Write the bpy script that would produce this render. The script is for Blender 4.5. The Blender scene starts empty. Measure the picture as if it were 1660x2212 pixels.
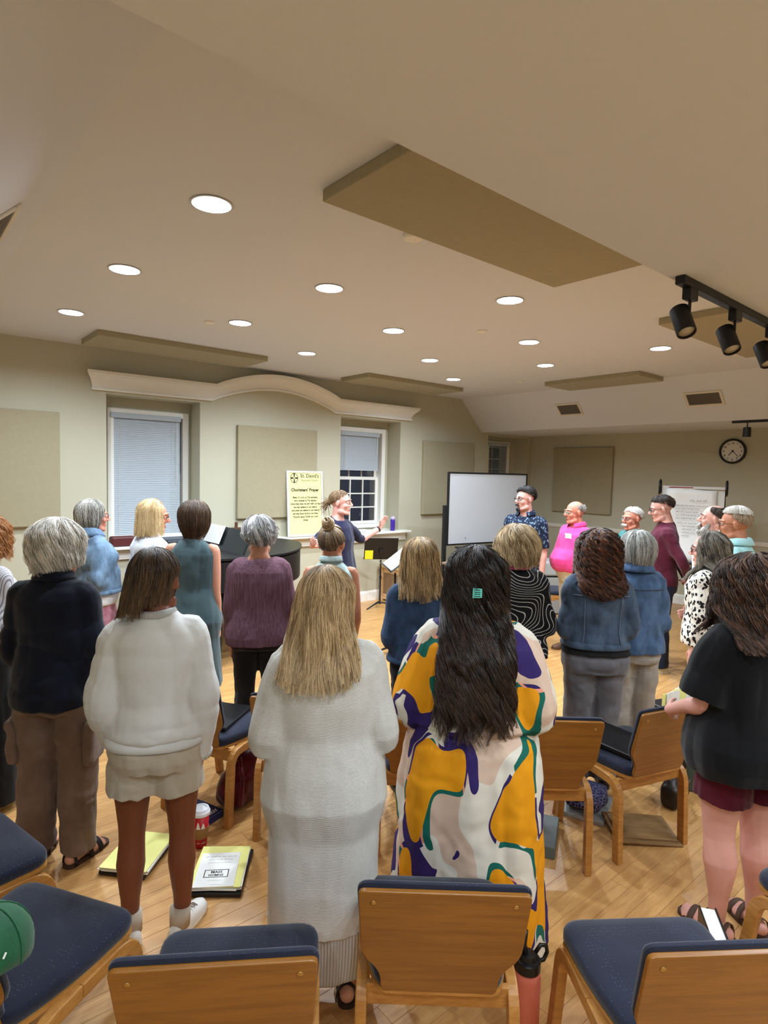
import bpy, bmesh, math, random
import numpy as np
from mathutils import Vector, Matrix, Euler
random.seed(7); RNG = np.random.default_rng(11)
C = bpy.context.scene.collection
R = math.radians
PI = math.pi

# ------------------------------------------------------------------ camera
cam = bpy.data.objects.new('camera', bpy.data.cameras.new('camera')); C.objects.link(cam)
CAM_H = 1.9
def cam_matrix(yaw, pitch, roll):
    fw = Vector((math.cos(yaw)*math.cos(pitch), math.sin(yaw)*math.cos(pitch), math.sin(pitch)))
    rt = Vector((math.sin(yaw), -math.cos(yaw), 0)); up = rt.cross(fw)
    r2 = rt*math.cos(roll) + up*math.sin(roll); u2 = r2.cross(fw)
    return Matrix(((r2.x, u2.x, -fw.x, 0), (r2.y, u2.y, -fw.y, 0), (r2.z, u2.z, -fw.z, CAM_H), (0, 0, 0, 1)))
cam.matrix_world = cam_matrix(R(49.864), R(-3.701), R(1.354))
cam.data.sensor_fit = 'HORIZONTAL'; cam.data.sensor_width = 36.0
cam.data.lens = 36.0*1298.6/1660.0
cam.data.clip_start = 0.05; cam.data.clip_end = 100
bpy.context.scene.camera = cam

# ------------------------------------------------------------------ world, exposure
sc = bpy.context.scene
sc.view_settings.view_transform = 'Standard'
try: sc.view_settings.look = 'None'
except Exception: pass
sc.view_settings.gamma = 1.0; sc.view_settings.use_curve_mapping = False
sc.view_settings.exposure = 0.0
sc.cycles.use_denoising = True
sc.cycles.max_bounces = 7; sc.cycles.diffuse_bounces = 5; sc.cycles.glossy_bounces = 3
sc.cycles.transparent_max_bounces = 8; sc.cycles.caustics_reflective = False; sc.cycles.caustics_refractive = False
sc.cycles.sample_clamp_indirect = 4.0
world = bpy.data.worlds.new('dusk_sky'); sc.world = world; world.use_nodes = True
bg = world.node_tree.nodes['Background']
bg.inputs[0].default_value = (0.16, 0.21, 0.36, 1); bg.inputs[1].default_value = 0.14   # dusk sky outside the windows
LAMP_W = 19.5                      # each ceiling downlight, watts
NEAR_W = 13.0                      # lamps in the low ceiling behind the viewer
LAMP_COL = (0.86, 0.98, 1.10)

# ------------------------------------------------------------------ helpers: tagging and linking
def tag(o, label=None, cat=None, group=None, kind=None):
    if label: o['label'] = label
    if cat: o['category'] = cat
    if group: o['group'] = group
    if kind: o['kind'] = kind
    return o
def empty(name, loc=(0, 0, 0), rz=0.0, label=None, cat=None, group=None, kind=None):
    o = bpy.data.objects.new(name, None); C.objects.link(o)
    o.location = loc; o.rotation_euler = (0, 0, rz); o.empty_display_size = 0.1
    return tag(o, label, cat, group, kind)
def link(name, me, m=None, parent=None, smooth=False):
    o = bpy.data.objects.new(name, me); C.objects.link(o)
    if m is not None and not me.materials:
        for q in (m if isinstance(m, (list, tuple)) else [m]): me.materials.append(q)
    if parent is not None: o.parent = parent
    if smooth: me.shade_smooth()
    return o
def copy_tree(o, parent=None):
    c = o.copy(); C.objects.link(c); c.parent = parent
    for ch in list(o.children): copy_tree(ch, c)
    return c

class MB:
    """collects vertices and faces of ONE mesh"""
    def __init__(s): s.v = []; s.f = []; s.mi = []; s.n = 0; s.tone = []
    def add(s, V, F, mi=0, tone=None):
        V = np.asarray(V, float); k = s.n
        s.v.append(V); s.n += len(V)
        s.f.extend([tuple(i+k for i in f) for f in F]); s.mi.extend([mi]*len(F))
        if tone is None: tone = np.zeros(len(V))
        s.tone.append(np.asarray(tone, float)*np.ones(len(V)))
        return s
    def xf(s, M):
        M = np.array(M); s.v = [v @ M[:3, :3].T + M[:3, 3] for v in s.v]; return s
    def box(s, c, d, mi=0, rz=0.0, M=None):
        x, y, z = [q/2 for q in d]
        V = np.array([(-x,-y,-z),(x,-y,-z),(x,y,-z),(-x,y,-z),(-x,-y,z),(x,-y,z),(x,y,z),(-x,y,z)])
        if rz: V = V @ np.array(Matrix.Rotation(rz, 3, 'Z')).T
        if M is not None: V = V @ np.array(M.to_3x3()).T
        return s.add(V+np.array(c), [(0,3,2,1),(4,5,6,7),(0,1,5,4),(1,2,6,5),(2,3,7,6),(3,0,4,7)], mi)
    def bbox(s, c, d, bev=0.004, mi=0, seg=2, rz=0.0, M=None):
        bm = bmesh.new(); bmesh.ops.create_cube(bm, size=1.0)
        bmesh.ops.scale(bm, vec=d, verts=bm.verts)
        bmesh.ops.bevel(bm, geom=bm.edges[:]+bm.verts[:], offset=bev, segments=seg, affect='EDGES', profile=0.5)
        T = Matrix.Translation(c) @ (M if M is not None else Matrix.Rotation(rz, 4, 'Z'))
        bmesh.ops.transform(bm, matrix=T, verts=bm.verts)
        return s.frombm(bm, mi)
    def frombm(s, bm, mi=0):
        bm.verts.index_update()
        V = [tuple(v.co) for v in bm.verts]; F = [tuple(v.index for v in f.verts) for f in bm.faces]
        bm.free(); return s.add(V, F, mi)
    def rings(s, P, cap=True, mi=0, tone=None, closed=True):
        """P: (rings, n, 3)"""
        P = np.asarray(P, float); m, n, _ = P.shape
        F = []
        q = n if closed else n-1
        for i in range(m-1):
            for j in range(q):
                a, b = i*n+j, i*n+(j+1) % n
                F.append((a, b, b+n, a+n))
        if cap and closed:
            F.append(tuple(range(n-1, -1, -1))); F.append(tuple((m-1)*n+j for j in range(n)))
        if tone is not None: tone = np.repeat(np.asarray(tone, float), n)
        return s.add(P.reshape(-1, 3), F, mi, tone)
    def tube(s, pts, rad, n=8, mi=0, flat=1.0, hint=None, cap=True, tone=None, round_ends=False):
        pts = np.asarray(pts, float); m = len(pts)
        rad = np.ones(m)*rad if np.isscalar(rad) else np.asarray(rad, float)
        if round_ends:
            d0 = pts[0]-pts[1]; d0 /= np.linalg.norm(d0)+1e-9; d1 = pts[-1]-pts[-2]; d1 /= np.linalg.norm(d1)+1e-9
            r0, r1 = rad[0], rad[-1]
            pts = np.vstack([pts[0]+d0*r0*.98, pts[0]+d0*r0*.75, pts[0]+d0*r0*.4, pts, pts[-1]+d1*r1*.4, pts[-1]+d1*r1*.75, pts[-1]+d1*r1*.98])
            rad = np.concatenate([[r0*.2, r0*.66, r0*.92], rad, [r1*.92, r1*.66, r1*.2]]); m = len(pts)
        T = np.gradient(pts, axis=0); T /= (np.linalg.norm(T, axis=1, keepdims=True)+1e-9)
        h = np.array(hint if hint is not None else ((0, 0, 1) if abs(T[0][2]) < .9 else (0, 1, 0)), float)
        ang = np.arange(n)*2*PI/n; P = []
        for i in range(m):
            u = h-T[i]*np.dot(h, T[i]); l = np.linalg.norm(u)
            if l < 1e-5: u = np.cross(T[i], (1, .3, .2)); l = np.linalg.norm(u)
            u /= l; w = np.cross(T[i], u); h = u
            P.append(pts[i]+rad[i]*(np.outer(np.cos(ang)*flat, u)+np.outer(np.sin(ang), w)))
        return s.rings(P, cap, mi, tone)
    def ribbon(s, P, w, out, tone, arch=.35):
        """flat hair lock: three points across, arched outwards"""
        P = np.asarray(P, float); m = len(P); w = np.ones(m)*w; out = np.asarray(out, float)
        T = np.gradient(P, axis=0); S = np.cross(T, out); S /= np.linalg.norm(S, axis=1, keepdims=True)+1e-9
        N = np.cross(S, T); N /= np.linalg.norm(N, axis=1, keepdims=True)+1e-9
        V = np.stack([P-S*w[:, None], P+N*(w*arch)[:, None], P+S*w[:, None]], 1).reshape(-1, 3)
        F = []
        for i in range(m-1):
            a = 3*i; F += [(a, a+1, a+4, a+3), (a+1, a+2, a+5, a+4)]
        return s.add(V, F, tone=np.repeat(np.clip(tone, 0, 1), 3))
    def ball(s, c, r, n=10, m=7, mi=0, M=None):
        r = np.ones(3)*r
        V = []
        for i in range(1, m):
            t = PI*i/m
            for j in range(n):
                p = 2*PI*j/n
                V.append((math.sin(t)*math.cos(p), math.sin(t)*math.sin(p), math.cos(t)))
        V.append((0, 0, 1)); V.append((0, 0, -1)); top, bot = len(V)-2, len(V)-1
        F = [(i*n+j, (i+1)*n+j, (i+1)*n+(j+1) % n, i*n+(j+1) % n) for i in range(m-2) for j in range(n)]
        F += [(top, j, (j+1) % n) for j in range(n)] + [((m-2)*n+(j+1) % n, (m-2)*n+j, bot) for j in range(n)]
        V = np.array(V)*r
        if M is not None: V = V @ np.array(M.to_3x3()).T
        return s.add(V+np.array(c), F, mi)
    def lathe(s, prof, n=24, c=(0, 0, 0), mi=0, cap=True):
        a = np.arange(n)*2*PI/n
        P = [[(r*math.cos(t)+c[0], r*math.sin(t)+c[1], z+c[2]) for t in a] for r, z in prof]
        return s.rings(P, cap, mi)
    def prism(s, poly, axis, a, b, mi=0):
        """extrude a 2D polygon (u,v) along axis 'x','y','z' from a to b"""
        def p3(u, v, t): return {'x': (t, u, v), 'y': (u, t, v), 'z': (u, v, t)}[axis]
        n = len(poly)
        V = [p3(u, v, a) for u, v in poly]+[p3(u, v, b) for u, v in poly]
        F = [tuple(range(n)), tuple(range(2*n-1, n-1, -1))]+[(i, i+n, (i+1) % n+n, (i+1) % n) for i in range(n)]
        return s.add(V, F, mi)
    def mesh(s, name='m', smooth=False, tone=False, fixn=False):
        me = bpy.data.meshes.new(name)
        V = np.vstack(s.v); me.from_pydata(V.tolist(), [], s.f)
        if any(s.mi): me.polygons.foreach_set('material_index', s.mi)
        if tone:
            at = me.attributes.new('tone', 'FLOAT', 'POINT'); at.data.foreach_set('value', np.concatenate(s.tone).astype('f'))
        if fixn:
            bm = bmesh.new(); bm.from_mesh(me); bmesh.ops.recalc_face_normals(bm, faces=bm.faces); bm.to_mesh(me); bm.free()
        me.update()
        if smooth: me.shade_smooth()
        return me
    def build(s, name, m, parent=None, smooth=False, tone=False, fixn=True):
        o = link(name, s.mesh(name, smooth, tone, fixn), m, parent)
        return o
def auto(o, deg=35):
    o.data.shade_smooth()
    try: o.data.set_sharp_from_angle(angle=R(deg))
    except Exception: pass
    return o
def fuse(mb, name, voxel, smooth=3, dec=None):
    """merge overlapping closed shells into one continuous skin"""
    me = mb.mesh(name, fixn=True)
    o = bpy.data.objects.new(name, me); C.objects.link(o)
    md = o.modifiers.new('r', 'REMESH'); md.mode = 'VOXEL'; md.voxel_size = voxel
    if smooth:
        ms = o.modifiers.new('s', 'SMOOTH'); ms.factor = .5; ms.iterations = smooth
    if dec:
        mdc = o.modifiers.new('d', 'DECIMATE'); mdc.ratio = dec
    dg = bpy.context.evaluated_depsgraph_get()
    out = bpy.data.meshes.new_from_object(o.evaluated_get(dg))
    bpy.data.objects.remove(o); bpy.data.meshes.remove(me)
    out.name = name; out.shade_smooth()
    return out
_H = RNG.random(4096)
def vnoise(P):
    P = np.asarray(P, float); i = np.floor(P).astype(np.int64); f = P-i; f = f*f*(3-2*f)
    def hsh(a, b, c): return _H[(a*73856093 ^ b*19349663 ^ c*83492791) % 4096]
    r = 0
    for dx in (0, 1):
        for dy in (0, 1):
            for dz in (0, 1):
                w = (f[:, 0] if dx else 1-f[:, 0])*(f[:, 1] if dy else 1-f[:, 1])*(f[:, 2] if dz else 1-f[:, 2])
                r = r+w*hsh(i[:, 0]+dx, i[:, 1]+dy, i[:, 2]+dz)
    return r*2-1
def folds(me, layers, zfade=None):
    """push the cloth in and out along its normals; layers: (amp, fx, fy, fz, seed)"""
    n = len(me.vertices)
    co = np.empty(n*3); me.vertices.foreach_get('co', co); co = co.reshape(-1, 3)
    no = np.empty(n*3); me.vertices.foreach_get('normal', no); no = no.reshape(-1, 3)
    d = np.zeros(n)
    for amp, fx, fy, fz, sd in layers:
        w = vnoise(co*np.array((fx*.5, fy*.5, fz*.5))+sd*5.1)
        a = vnoise(co*np.array((fx, fy, fz))+np.stack([w, w, w], 1)*.6+sd*3.7)
        d += amp*(1-2*np.abs(a)) if amp < 0 else amp*a
    if zfade is not None: d *= zfade(co)
    co = co+no*d[:, None]
    me.vertices.foreach_set('co', co.ravel()); me.update()
    return me
# ------------------------------------------------------------------ materials
def srgb(r, g, b): return tuple(((c/255/12.92) if c/255 <= .04045 else ((c/255+.055)/1.055)**2.4) for c in (r, g, b))
class NT:
    def __init__(s, name, rough=.6, spec=.4):
        s.m = bpy.data.materials.new(name); s.m.use_nodes = True; s.t = s.m.node_tree; s.b = s.t.nodes['Principled BSDF']
        s.b.inputs['Roughness'].default_value = rough; s.b.inputs['Specular IOR Level'].default_value = spec
    def put(s, sock, v):
        if isinstance(v, bpy.types.NodeSocket): s.t.links.new(v, sock)
        elif v is not None:
            if hasattr(sock.default_value, '__len__') and len(sock.default_value) == 4 and hasattr(v, '__len__') and len(v) == 3: v = (*v, 1)
            sock.default_value = v
    def n(s, typ, inp=None, out=0, **kw):
        nd = s.t.nodes.new(typ)
        for k, v in kw.items(): setattr(nd, k, v)
        for k, v in (inp or {}).items(): s.put(nd.inputs[k], v)
        return nd.outputs[out]
    def coord(s, scale=(1, 1, 1), kind='Object', rot=(0, 0, 0), loc=(0, 0, 0)):
        c = s.n('ShaderNodeTexCoord', out=kind)
        return s.n('ShaderNodeMapping', {'Vector': c, 'Scale': scale, 'Rotation': rot, 'Location': loc})
    def noise(s, vec, scale=5, detail=3, rough=.55, dist=0.0): return s.n('ShaderNodeTexNoise', {'Vector': vec, 'Scale': scale, 'Detail': detail, 'Roughness': rough, 'Distortion': dist})
    def ramp(s, f, a, b): return s.n('ShaderNodeMapRange', {'Value': f, 'From Min': a, 'From Max': b}, interpolation_type='SMOOTHSTEP')
    def mix(s, f, a, b, mode='MIX'):
        nd = s.t.nodes.new('ShaderNodeMix'); nd.data_type = 'RGBA'; nd.blend_type = mode
        s.put(nd.inputs[0], f); s.put(nd.inputs[6], a); s.put(nd.inputs[7], b); return nd.outputs[2]
    def math(s, op, a, b=None, c=None):
        nd = s.t.nodes.new('ShaderNodeMath'); nd.operation = op; s.put(nd.inputs[0], a)
        if b is not None: s.put(nd.inputs[1], b)
        if c is not None: s.put(nd.inputs[2], c)
        return nd.outputs[0]
    def col(s, v): s.put(s.b.inputs['Base Color'], v); return s
    def bump(s, h, strength=.3, dist=.01):
        s.put(s.b.inputs['Normal'], s.n('ShaderNodeBump', {'Height': h, 'Strength': strength, 'Distance': dist})); return s
    def set(s, **k):
        for a, v in k.items(): s.put(s.b.inputs[a.replace('_', ' ')], v)
        return s
MC = {}
def paint(name, c, rough=.6, grain=.04, scale=30, spec=.3, bump=.05):
    if name in MC: return MC[name]
    t = NT(name, rough, spec); v = t.coord(); n = t.noise(v, scale, 4)
    c = srgb(*c); t.col(t.mix(n, tuple(x*(1-grain) for x in c), tuple(min(1, x*(1+grain)) for x in c))).bump(n, bump, .004)
    MC[name] = t.m; return t.m
def plain(name, c, rough=.5, spec=.4, metal=0.0):
    if name in MC: return MC[name]
    t = NT(name, rough, spec); t.col(srgb(*c)).set(Metallic=metal); MC[name] = t.m; return t.m
def emit(name, c, s):
    t = NT(name); t.col((0, 0, 0)); t.set(Emission_Color=(*c, 1), Emission_Strength=s); return t.m
def wood(name, c1, c2, rough=.38, grain=(1.5, 14, 14), rnd=.0):
    t = NT(name, rough, .45); v = t.coord(grain); n = t.noise(v, 3.0, 5, .6, .6); n2 = t.noise(v, 14, 3)
    f = t.math('ADD', t.math('MULTIPLY', n, .8), t.math('MULTIPLY', n2, .25))
    cc = t.mix(t.ramp(f, .3, .75), srgb(*c1), srgb(*c2))
    t.col(cc).bump(n2, .06, .002); return t.m
def cloth(name, c, c2=None, rough=.9, fine=260, mott=5, amt=.5, bump=.25, stretch=(1, 1, 1)):
    if name in MC: return MC[name]
    t = NT(name, rough, .15); v = t.coord(stretch)
    c = srgb(*c); c2 = srgb(*c2) if c2 else tuple(x*.72 for x in c)
    n = t.noise(v, mott, 4, .6); w = t.noise(v, fine, 2)
    t.col(t.mix(t.math('ADD', t.math('MULTIPLY', t.ramp(n, .3, .7), amt), t.math('MULTIPLY', w, 1-amt)), c2, c)).bump(w, bump, .003)
    t.set(Sheen_Weight=.15); MC[name] = t.m; return t.m
def denim(name, c, c2): return cloth(name, tuple(min(255, x*1.12) for x in c), tuple(x*.84 for x in c2), .88, 300, 13, .68, .4, (1, 1, .5))
def skin(name, c):
    if name in MC: return MC[name]
    t = NT(name, .5, .4); v = t.coord(); c = srgb(*c)
    n = t.noise(v, 18, 4); t.col(t.mix(n, (c[0]*.88, c[1]*.8, c[2]*.78), (min(1, c[0]*1.08), c[1]*1.06, c[2]*1.06))).bump(t.noise(v, 320, 2), .06, .001)
    t.set(Subsurface_Weight=.12, Subsurface_Radius=(.012, .005, .003)); MC[name] = t.m; return t.m
def hairmat(name, dark, light, rough=.42):
    if name in MC: return MC[name]
    t = NT(name, rough, .4); a = t.n('ShaderNodeAttribute', out='Fac', attribute_name='tone')
    n = t.noise(t.coord((60, 60, 6)), 4, 3)
    f = t.math('ADD', a, t.math('MULTIPLY', t.math('SUBTRACT', n, .5), .5))
    t.col(t.mix(t.ramp(f, 0, 1), srgb(*dark), srgb(*light))); MC[name] = t.m; return t.m

# room
M_wall = paint('wall_paint', (186, 182, 160), .75, .02, 60)
M_ceil = paint('ceiling_paint', (212, 216, 224), .85, .015, 60)
M_trim = paint('white_trim_paint', (228, 226, 218), .4, .02, 20)
M_panel = cloth('acoustic_panel_fabric', (166, 157, 130), (154, 145, 119), .95, 420, 30, .3, .3)
M_blind = paint('blind_dusk_tint', (172, 180, 187), .5, .02, 20)  # white blinds; bluish tint paints in the dusk light coming through
def glassm():
    t = NT('window_glass', .02); nt = t.t; out = nt.nodes['Material Output']
    tr = nt.nodes.new('ShaderNodeBsdfTransparent'); gl = nt.nodes.new('ShaderNodeBsdfGlossy'); gl.inputs['Roughness'].default_value = .02
    mx = nt.nodes.new('ShaderNodeMixShader'); fr = nt.nodes.new('ShaderNodeFresnel'); fr.inputs[0].default_value = 1.5
    nt.links.new(fr.outputs[0], mx.inputs[0]); nt.links.new(tr.outputs[0], mx.inputs[1]); nt.links.new(gl.outputs[0], mx.inputs[2]); nt.links.new(mx.outputs[0], out.inputs[0]); return t.m
M_glass = glassm()
def floorm():
    t = NT('oak_floor', .33, .5)
    isl = t.n('ShaderNodeNewGeometry', out='Random Per Island'); ob = t.n('ShaderNodeObjectInfo', out='Random')
    r = t.math('FRACT', t.math('ADD', isl, ob))
    c = t.n('ShaderNodeNewGeometry', out='Position')
    off = t.n('ShaderNodeCombineXYZ', {'X': t.math('MULTIPLY', r, 37.0), 'Y': t.math('MULTIPLY', r, 11.0), 'Z': 0.0})
    v = t.n('ShaderNodeVectorMath', {0: c, 1: off}, operation='ADD')
    v = t.n('ShaderNodeMapping', {'Vector': v, 'Scale': (1.3, 11, 11)})
    n = t.noise(v, 2.2, 5, .6, .8); n2 = t.noise(v, 12, 3)
    base = t.mix(r, srgb(196, 150, 92), srgb(212, 168, 108))
    g = t.math('ADD', t.math('MULTIPLY', n, .75), t.math('MULTIPLY', n2, .3))
    cc = t.mix(t.ramp(g, .32, .78), srgb(178, 130, 76), base)
    t.col(cc).bump(n2, .03, .002); return t.m
M_floor = floorm()
M_subfloor = plain('floor_gap_dark', (70, 46, 26), .8)
M_oak = wood('chair_plywood', (122, 76, 22), (148, 97, 33), .34, (1.2, 16, 16))
M_oak_edge = wood('chair_bent_ply', (156, 104, 46), (186, 133, 68), .36, (4, 4, 20))
M_lightwood = wood('pale_birch', (196, 158, 112), (216, 182, 138), .45)
def navyf():
    t = NT('navy_upholstery', .92, .15); v = t.coord((1, 1, 1))
    w = t.noise(v, 300, 2); n = t.noise(v, 6, 3)
    vo = t.n('ShaderNodeTexVoronoi', {'Vector': t.coord((1, .8, 1)), 'Scale': 95.0, 'Randomness': .3})
    dots = t.math('LESS_THAN', vo, .13)
    base = t.mix(t.math('ADD', t.math('MULTIPLY', w, .6), t.math('MULTIPLY', n, .4)), srgb(18, 21, 33), srgb(38, 43, 62))
    t.col(t.mix(t.math('MULTIPLY', dots, .28), base, srgb(120, 128, 160))).bump(w, .35, .003); t.set(Sheen_Weight=.2)
    return t.m
M_navy = navyf()
M_black = plain('black_metal', (22, 22, 24), .45)
M_blackp = plain('black_plastic', (18, 18, 20), .35)
M_white = plain('white_paper', (236, 236, 232), .7, .2)
M_yellow = plain('yellow_paper', (238, 236, 148), .75, .2)
M_ink = plain('dark_ink', (48, 48, 44), .8, .1)
M_brass = plain('screw_brass', (176, 140, 80), .35, .5, .8)
M_chrome = plain('chrome', (190, 190, 190), .25, .5, 1.0)
# ------------------------------------------------------------------ room shell
YA, XB, XL, YN = 6.9, 9.4, -1.7, -1.7
ZH, ZL = 3.153, 2.64
def struct(name, mb, m, parent=None, **k):
    o = mb.build(name, m, parent, **k)
    if parent is None: o['kind'] = 'structure'
    return o
# floor: dark subfloor and planks
sub = MB().box(((XL+XB)/2, (YN+YA)/2, -.06), (XB-XL+.6, YA-YN+.6, .11))
floor = struct('floor', sub, M_subfloor)
PW = .083; planks = []
row = 0; y = YN
while y < YA-.001:
    w = min(PW, YA-y); x = XL-random.random()*1.2
    while x < XB:
        l = random.choice((.6, .9, 1.2, 1.5)); a, b = max(x, XL), min(x+l, XB)
        if b-a > .02: planks.append((a, b, y, y+w))
        x += l
    y += PW
def seen(p):
    c = Vector(((p[0]+p[1])/2, (p[2]+p[3])/2, 0)); d = c-Vector((0, 0, CAM_H)); q = cam.matrix_world.to_3x3().transposed() @ d
    if q.z > -.3: return 1e9
    u, v = -q.x/q.z*1298.6, q.y/q.z*1298.6
    return -q.z if abs(u) < 1000 and abs(v) < 1250 else 1e9
planks.sort(key=seen)
pm = {}
for k, (a, b, y0, y1) in enumerate(planks[:300]):
    key = (round(b-a, 3), round(y1-y0, 4))
    if key not in pm:
        bm = MB().bbox((0, 0, -.004), (b-a-.0012, y1-y0-.0012, .008), .0006, seg=1); pm[key] = bm.mesh('floor_plank', fixn=True)
        pm[key].materials.append(M_floor)
    o = link('floor_plank', pm[key], None, floor); o.location = ((a+b)/2, (y0+y1)/2, 0)
rest = MB()
for a, b, y0, y1 in planks[300:]: rest.box(((a+b)/2, (y0+y1)/2, -.004), (b-a-.0012, y1-y0-.0012, .008))
o = rest.build('floor_planks', M_floor, floor, fixn=False); o['kind'] = 'stuff'

# ceiling: raised flat part with round openings for the downlights
GX = (1.24, 2.39, 3.50, 4.68, 5.79); GY = (2.79, 3.46, 4.08, 4.82, 5.52)
LAMPS = [(1.24, 2.79), (1.23, 4.07), (1.24, 5.50), (2.39, 3.47), (2.40, 4.81), (3.50, 4.08), (3.52, 5.51), (3.48, 2.79), (4.68, 3.51), (4.68, 4.83), (5.82, 5.55), (5.77, 4.09), (5.75, 2.78)]
slab = MB().box(((.65+7.44)/2, (1.6+YA+.3)/2, ZH+.1), (7.44-.65, YA+.3-1.6, .2)).mesh('ceiling', fixn=True)
so = bpy.data.objects.new('slab', slab); C.objects.link(so)
cut = MB()
for x, y in LAMPS: cut.lathe([(.088, ZH-.02), (.088, ZH+.12)], 32, (x, y, 0))
co_ = bpy.data.objects.new('cut', cut.mesh('cut', fixn=True)); C.objects.link(co_)
md = so.modifiers.new('b', 'BOOLEAN'); md.object = co_; md.operation = 'DIFFERENCE'; md.solver = 'EXACT'
me = bpy.data.meshes.new_from_object(so.evaluated_get(bpy.context.evaluated_depsgraph_get()))
bpy.data.objects.remove(so); bpy.data.objects.remove(co_)
me.materials.clear(); me.name = 'ceiling'
tag(link('ceiling', me, M_ceil), kind='structure')
def quad(*p): return MB().add(p, [(0, 1, 2, 3)])
def slope(p, d):   # thin solid sloping panel
    p = [Vector(q) for q in p]; n = (p[1]-p[0]).cross(p[2]-p[0]).normalized()*.06
    if n.z < 0: n = -n
    V = p+[q+n for q in p]
    return MB().add(V, [(3, 2, 1, 0), (4, 5, 6, 7), (0, 1, 5, 4), (1, 2, 6, 5), (2, 3, 7, 6), (3, 0, 4, 7)])
struct('ceiling_slope_right', slope([(7.44, 1.6, ZH), (7.975, 1.065, ZL), (7.975, YA+.2, ZL), (7.44, YA+.2, ZH)], 0), M_ceil)
struct('ceiling_slope_left', slope([(.65, 1.6, ZH), (.11, 1.065, ZL), (.11, YA+.2, ZL), (.65, YA+.2, ZH)], 0), M_ceil)
struct('ceiling_slope_near', slope([(.65, 1.6, ZH), (.11, 1.065, ZL), (7.975, 1.065, ZL), (7.44, 1.6, ZH)], 0), M_ceil)
low = MB().box(((XL+XB)/2, (YN+1.065)/2, ZL+.1), (XB-XL+.6, 1.065-YN, .2))
struct('ceiling_low_near', low, M_ceil)
struct('ceiling_low_right', MB().box(((7.975+XB+.3)/2, (1.065+YA+.3)/2, ZL+.1), (XB+.3-7.975, YA+.3-1.065, .2)), M_ceil)
struct('ceiling_low_left', MB().box(((XL-.3+.11)/2, (1.065+YA+.3)/2, ZL+.1), (.11-XL+.3, YA+.3-1.065, .2)), M_ceil)

# window wall (left of the picture) with three deep recesses
YI = 7.2
REC = [(1.89, 2.935, 1.03, 2.68), (4.99, 6.11, 1.03, 2.68), (8.15, 9.28, 1.03, 2.60)]
w = MB(); xs = XL-.3
for a, b, z0, z1 in REC:
    w.box(((xs+a)/2, (YA+YI+.25)/2, 1.7), (a-xs, YI+.25-YA, 3.4)); xs = b
    w.box(((a+b)/2, (YA+YI+.25)/2, z0/2-.01), (b-a, YI+.25-YA, z0-.02)); w.box(((a+b)/2, (YA+YI+.25)/2, (z1+3.4)/2), (b-a, YI+.25-YA, 3.4-z1))
w.box(((xs+XB+.3)/2, (YA+YI+.25)/2, 1.7), (XB+.3-xs, YI+.25-YA, 3.4))
WIN = [(1.97, 2.90, 1.06, 2.56), (5.08, 6.03, 1.06, 2.57), (8.42, 9.07, 1.06, 2.53)]
for (a, b, z0, z1), (c, d, e, f) in zip(REC, WIN):       # wall at the back of each recess, around the window
    yb = YI+.125
    for x0, x1, q0, q1 in ((a, c, z0, z1), (d, b, z0, z1), (c, d, f, z1), (c, d, z0-.02, e)):
        if x1-x0 > .002 and q1-q0 > .002: w.box(((x0+x1)/2, yb, (q0+q1)/2), (x1-x0, .25, q1-q0))
struct('wall_left', w, M_wall)
struct('wall_right', MB().box((XB+.1, (YN+YA)/2, 1.6), (.2, YA-YN+.6, 3.3)), M_wall)
struct('wall_back', MB().box(((XL+XB)/2, YN-.1, 1.6), (XB-XL+.6, .2, 3.3)), M_wall)
struct('wall_far_left', MB().box((XL-.1, (YN+YA)/2, 1.6), (.2, YA-YN+.6, 3.3)), M_wall)
# trim
def base_prof(): return [(0, 0), (-.018, 0), (-.018, .12), (-.012, .135), (-.006, .15), (0, .15)]
struct('baseboard_left', MB().prism([(YA+u, z) for u, z in base_prof()], 'x', XL, XB), M_trim)
struct('baseboard_right', MB().prism([(XB+u, z) for u, z in base_prof()], 'y', YN, YA), M_trim)
struct('trim_1', MB().prism([(XB, 1.0), (XB-.018, 1.005), (XB-.022, 1.02), (XB-.03, 1.05), (XB-.03, 1.062), (XB, 1.068)], 'y', YN, YA), M_trim)   # chair rail
sill = MB().bbox((4.06, 6.99, 1.016), (4.44, .44, .032), .008).bbox((4.06, 6.873, .95), (4.34, .03, .10), .004).bbox((4.06, 6.88, .892), (4.36, .035, .016), .003)
struct('trim_2', sill, M_trim)
struct('trim_3', MB().bbox((8.715, 7.06, 1.015), (1.2, .3, .03), .006), M_trim)
# arched crown moulding over the two windows
prof = [(0, 0), (-.035, 0), (-.04, .012), (-.035, .026), (-.022, .032), (-.03, .05), (-.05, .085), (-.085, .12), (-.12, .14), (-.125, .155), (-.145, .16), (-.15, .19), (0, .19)]
path = [(1.76, 2.705)]+[(3.08, 2.71)]
for i in range(1, 28):
    t = i/28; path.append((3.08+1.8*t, 2.71+.205*math.sin(PI*t)**.85))
path += [(4.88, 2.71), (6.29, 2.71)]
P = []
for k, (x, z) in enumerate(path):
    ex = -1 if k == 0 else (1 if k == len(path)-1 else 0)
    P.append([(x+ex*(-u)*.6, YA+u*1.0, z+v) for u, v in prof])
auto(struct('trim_4', MB().rings(P), M_trim), 40)

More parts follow.
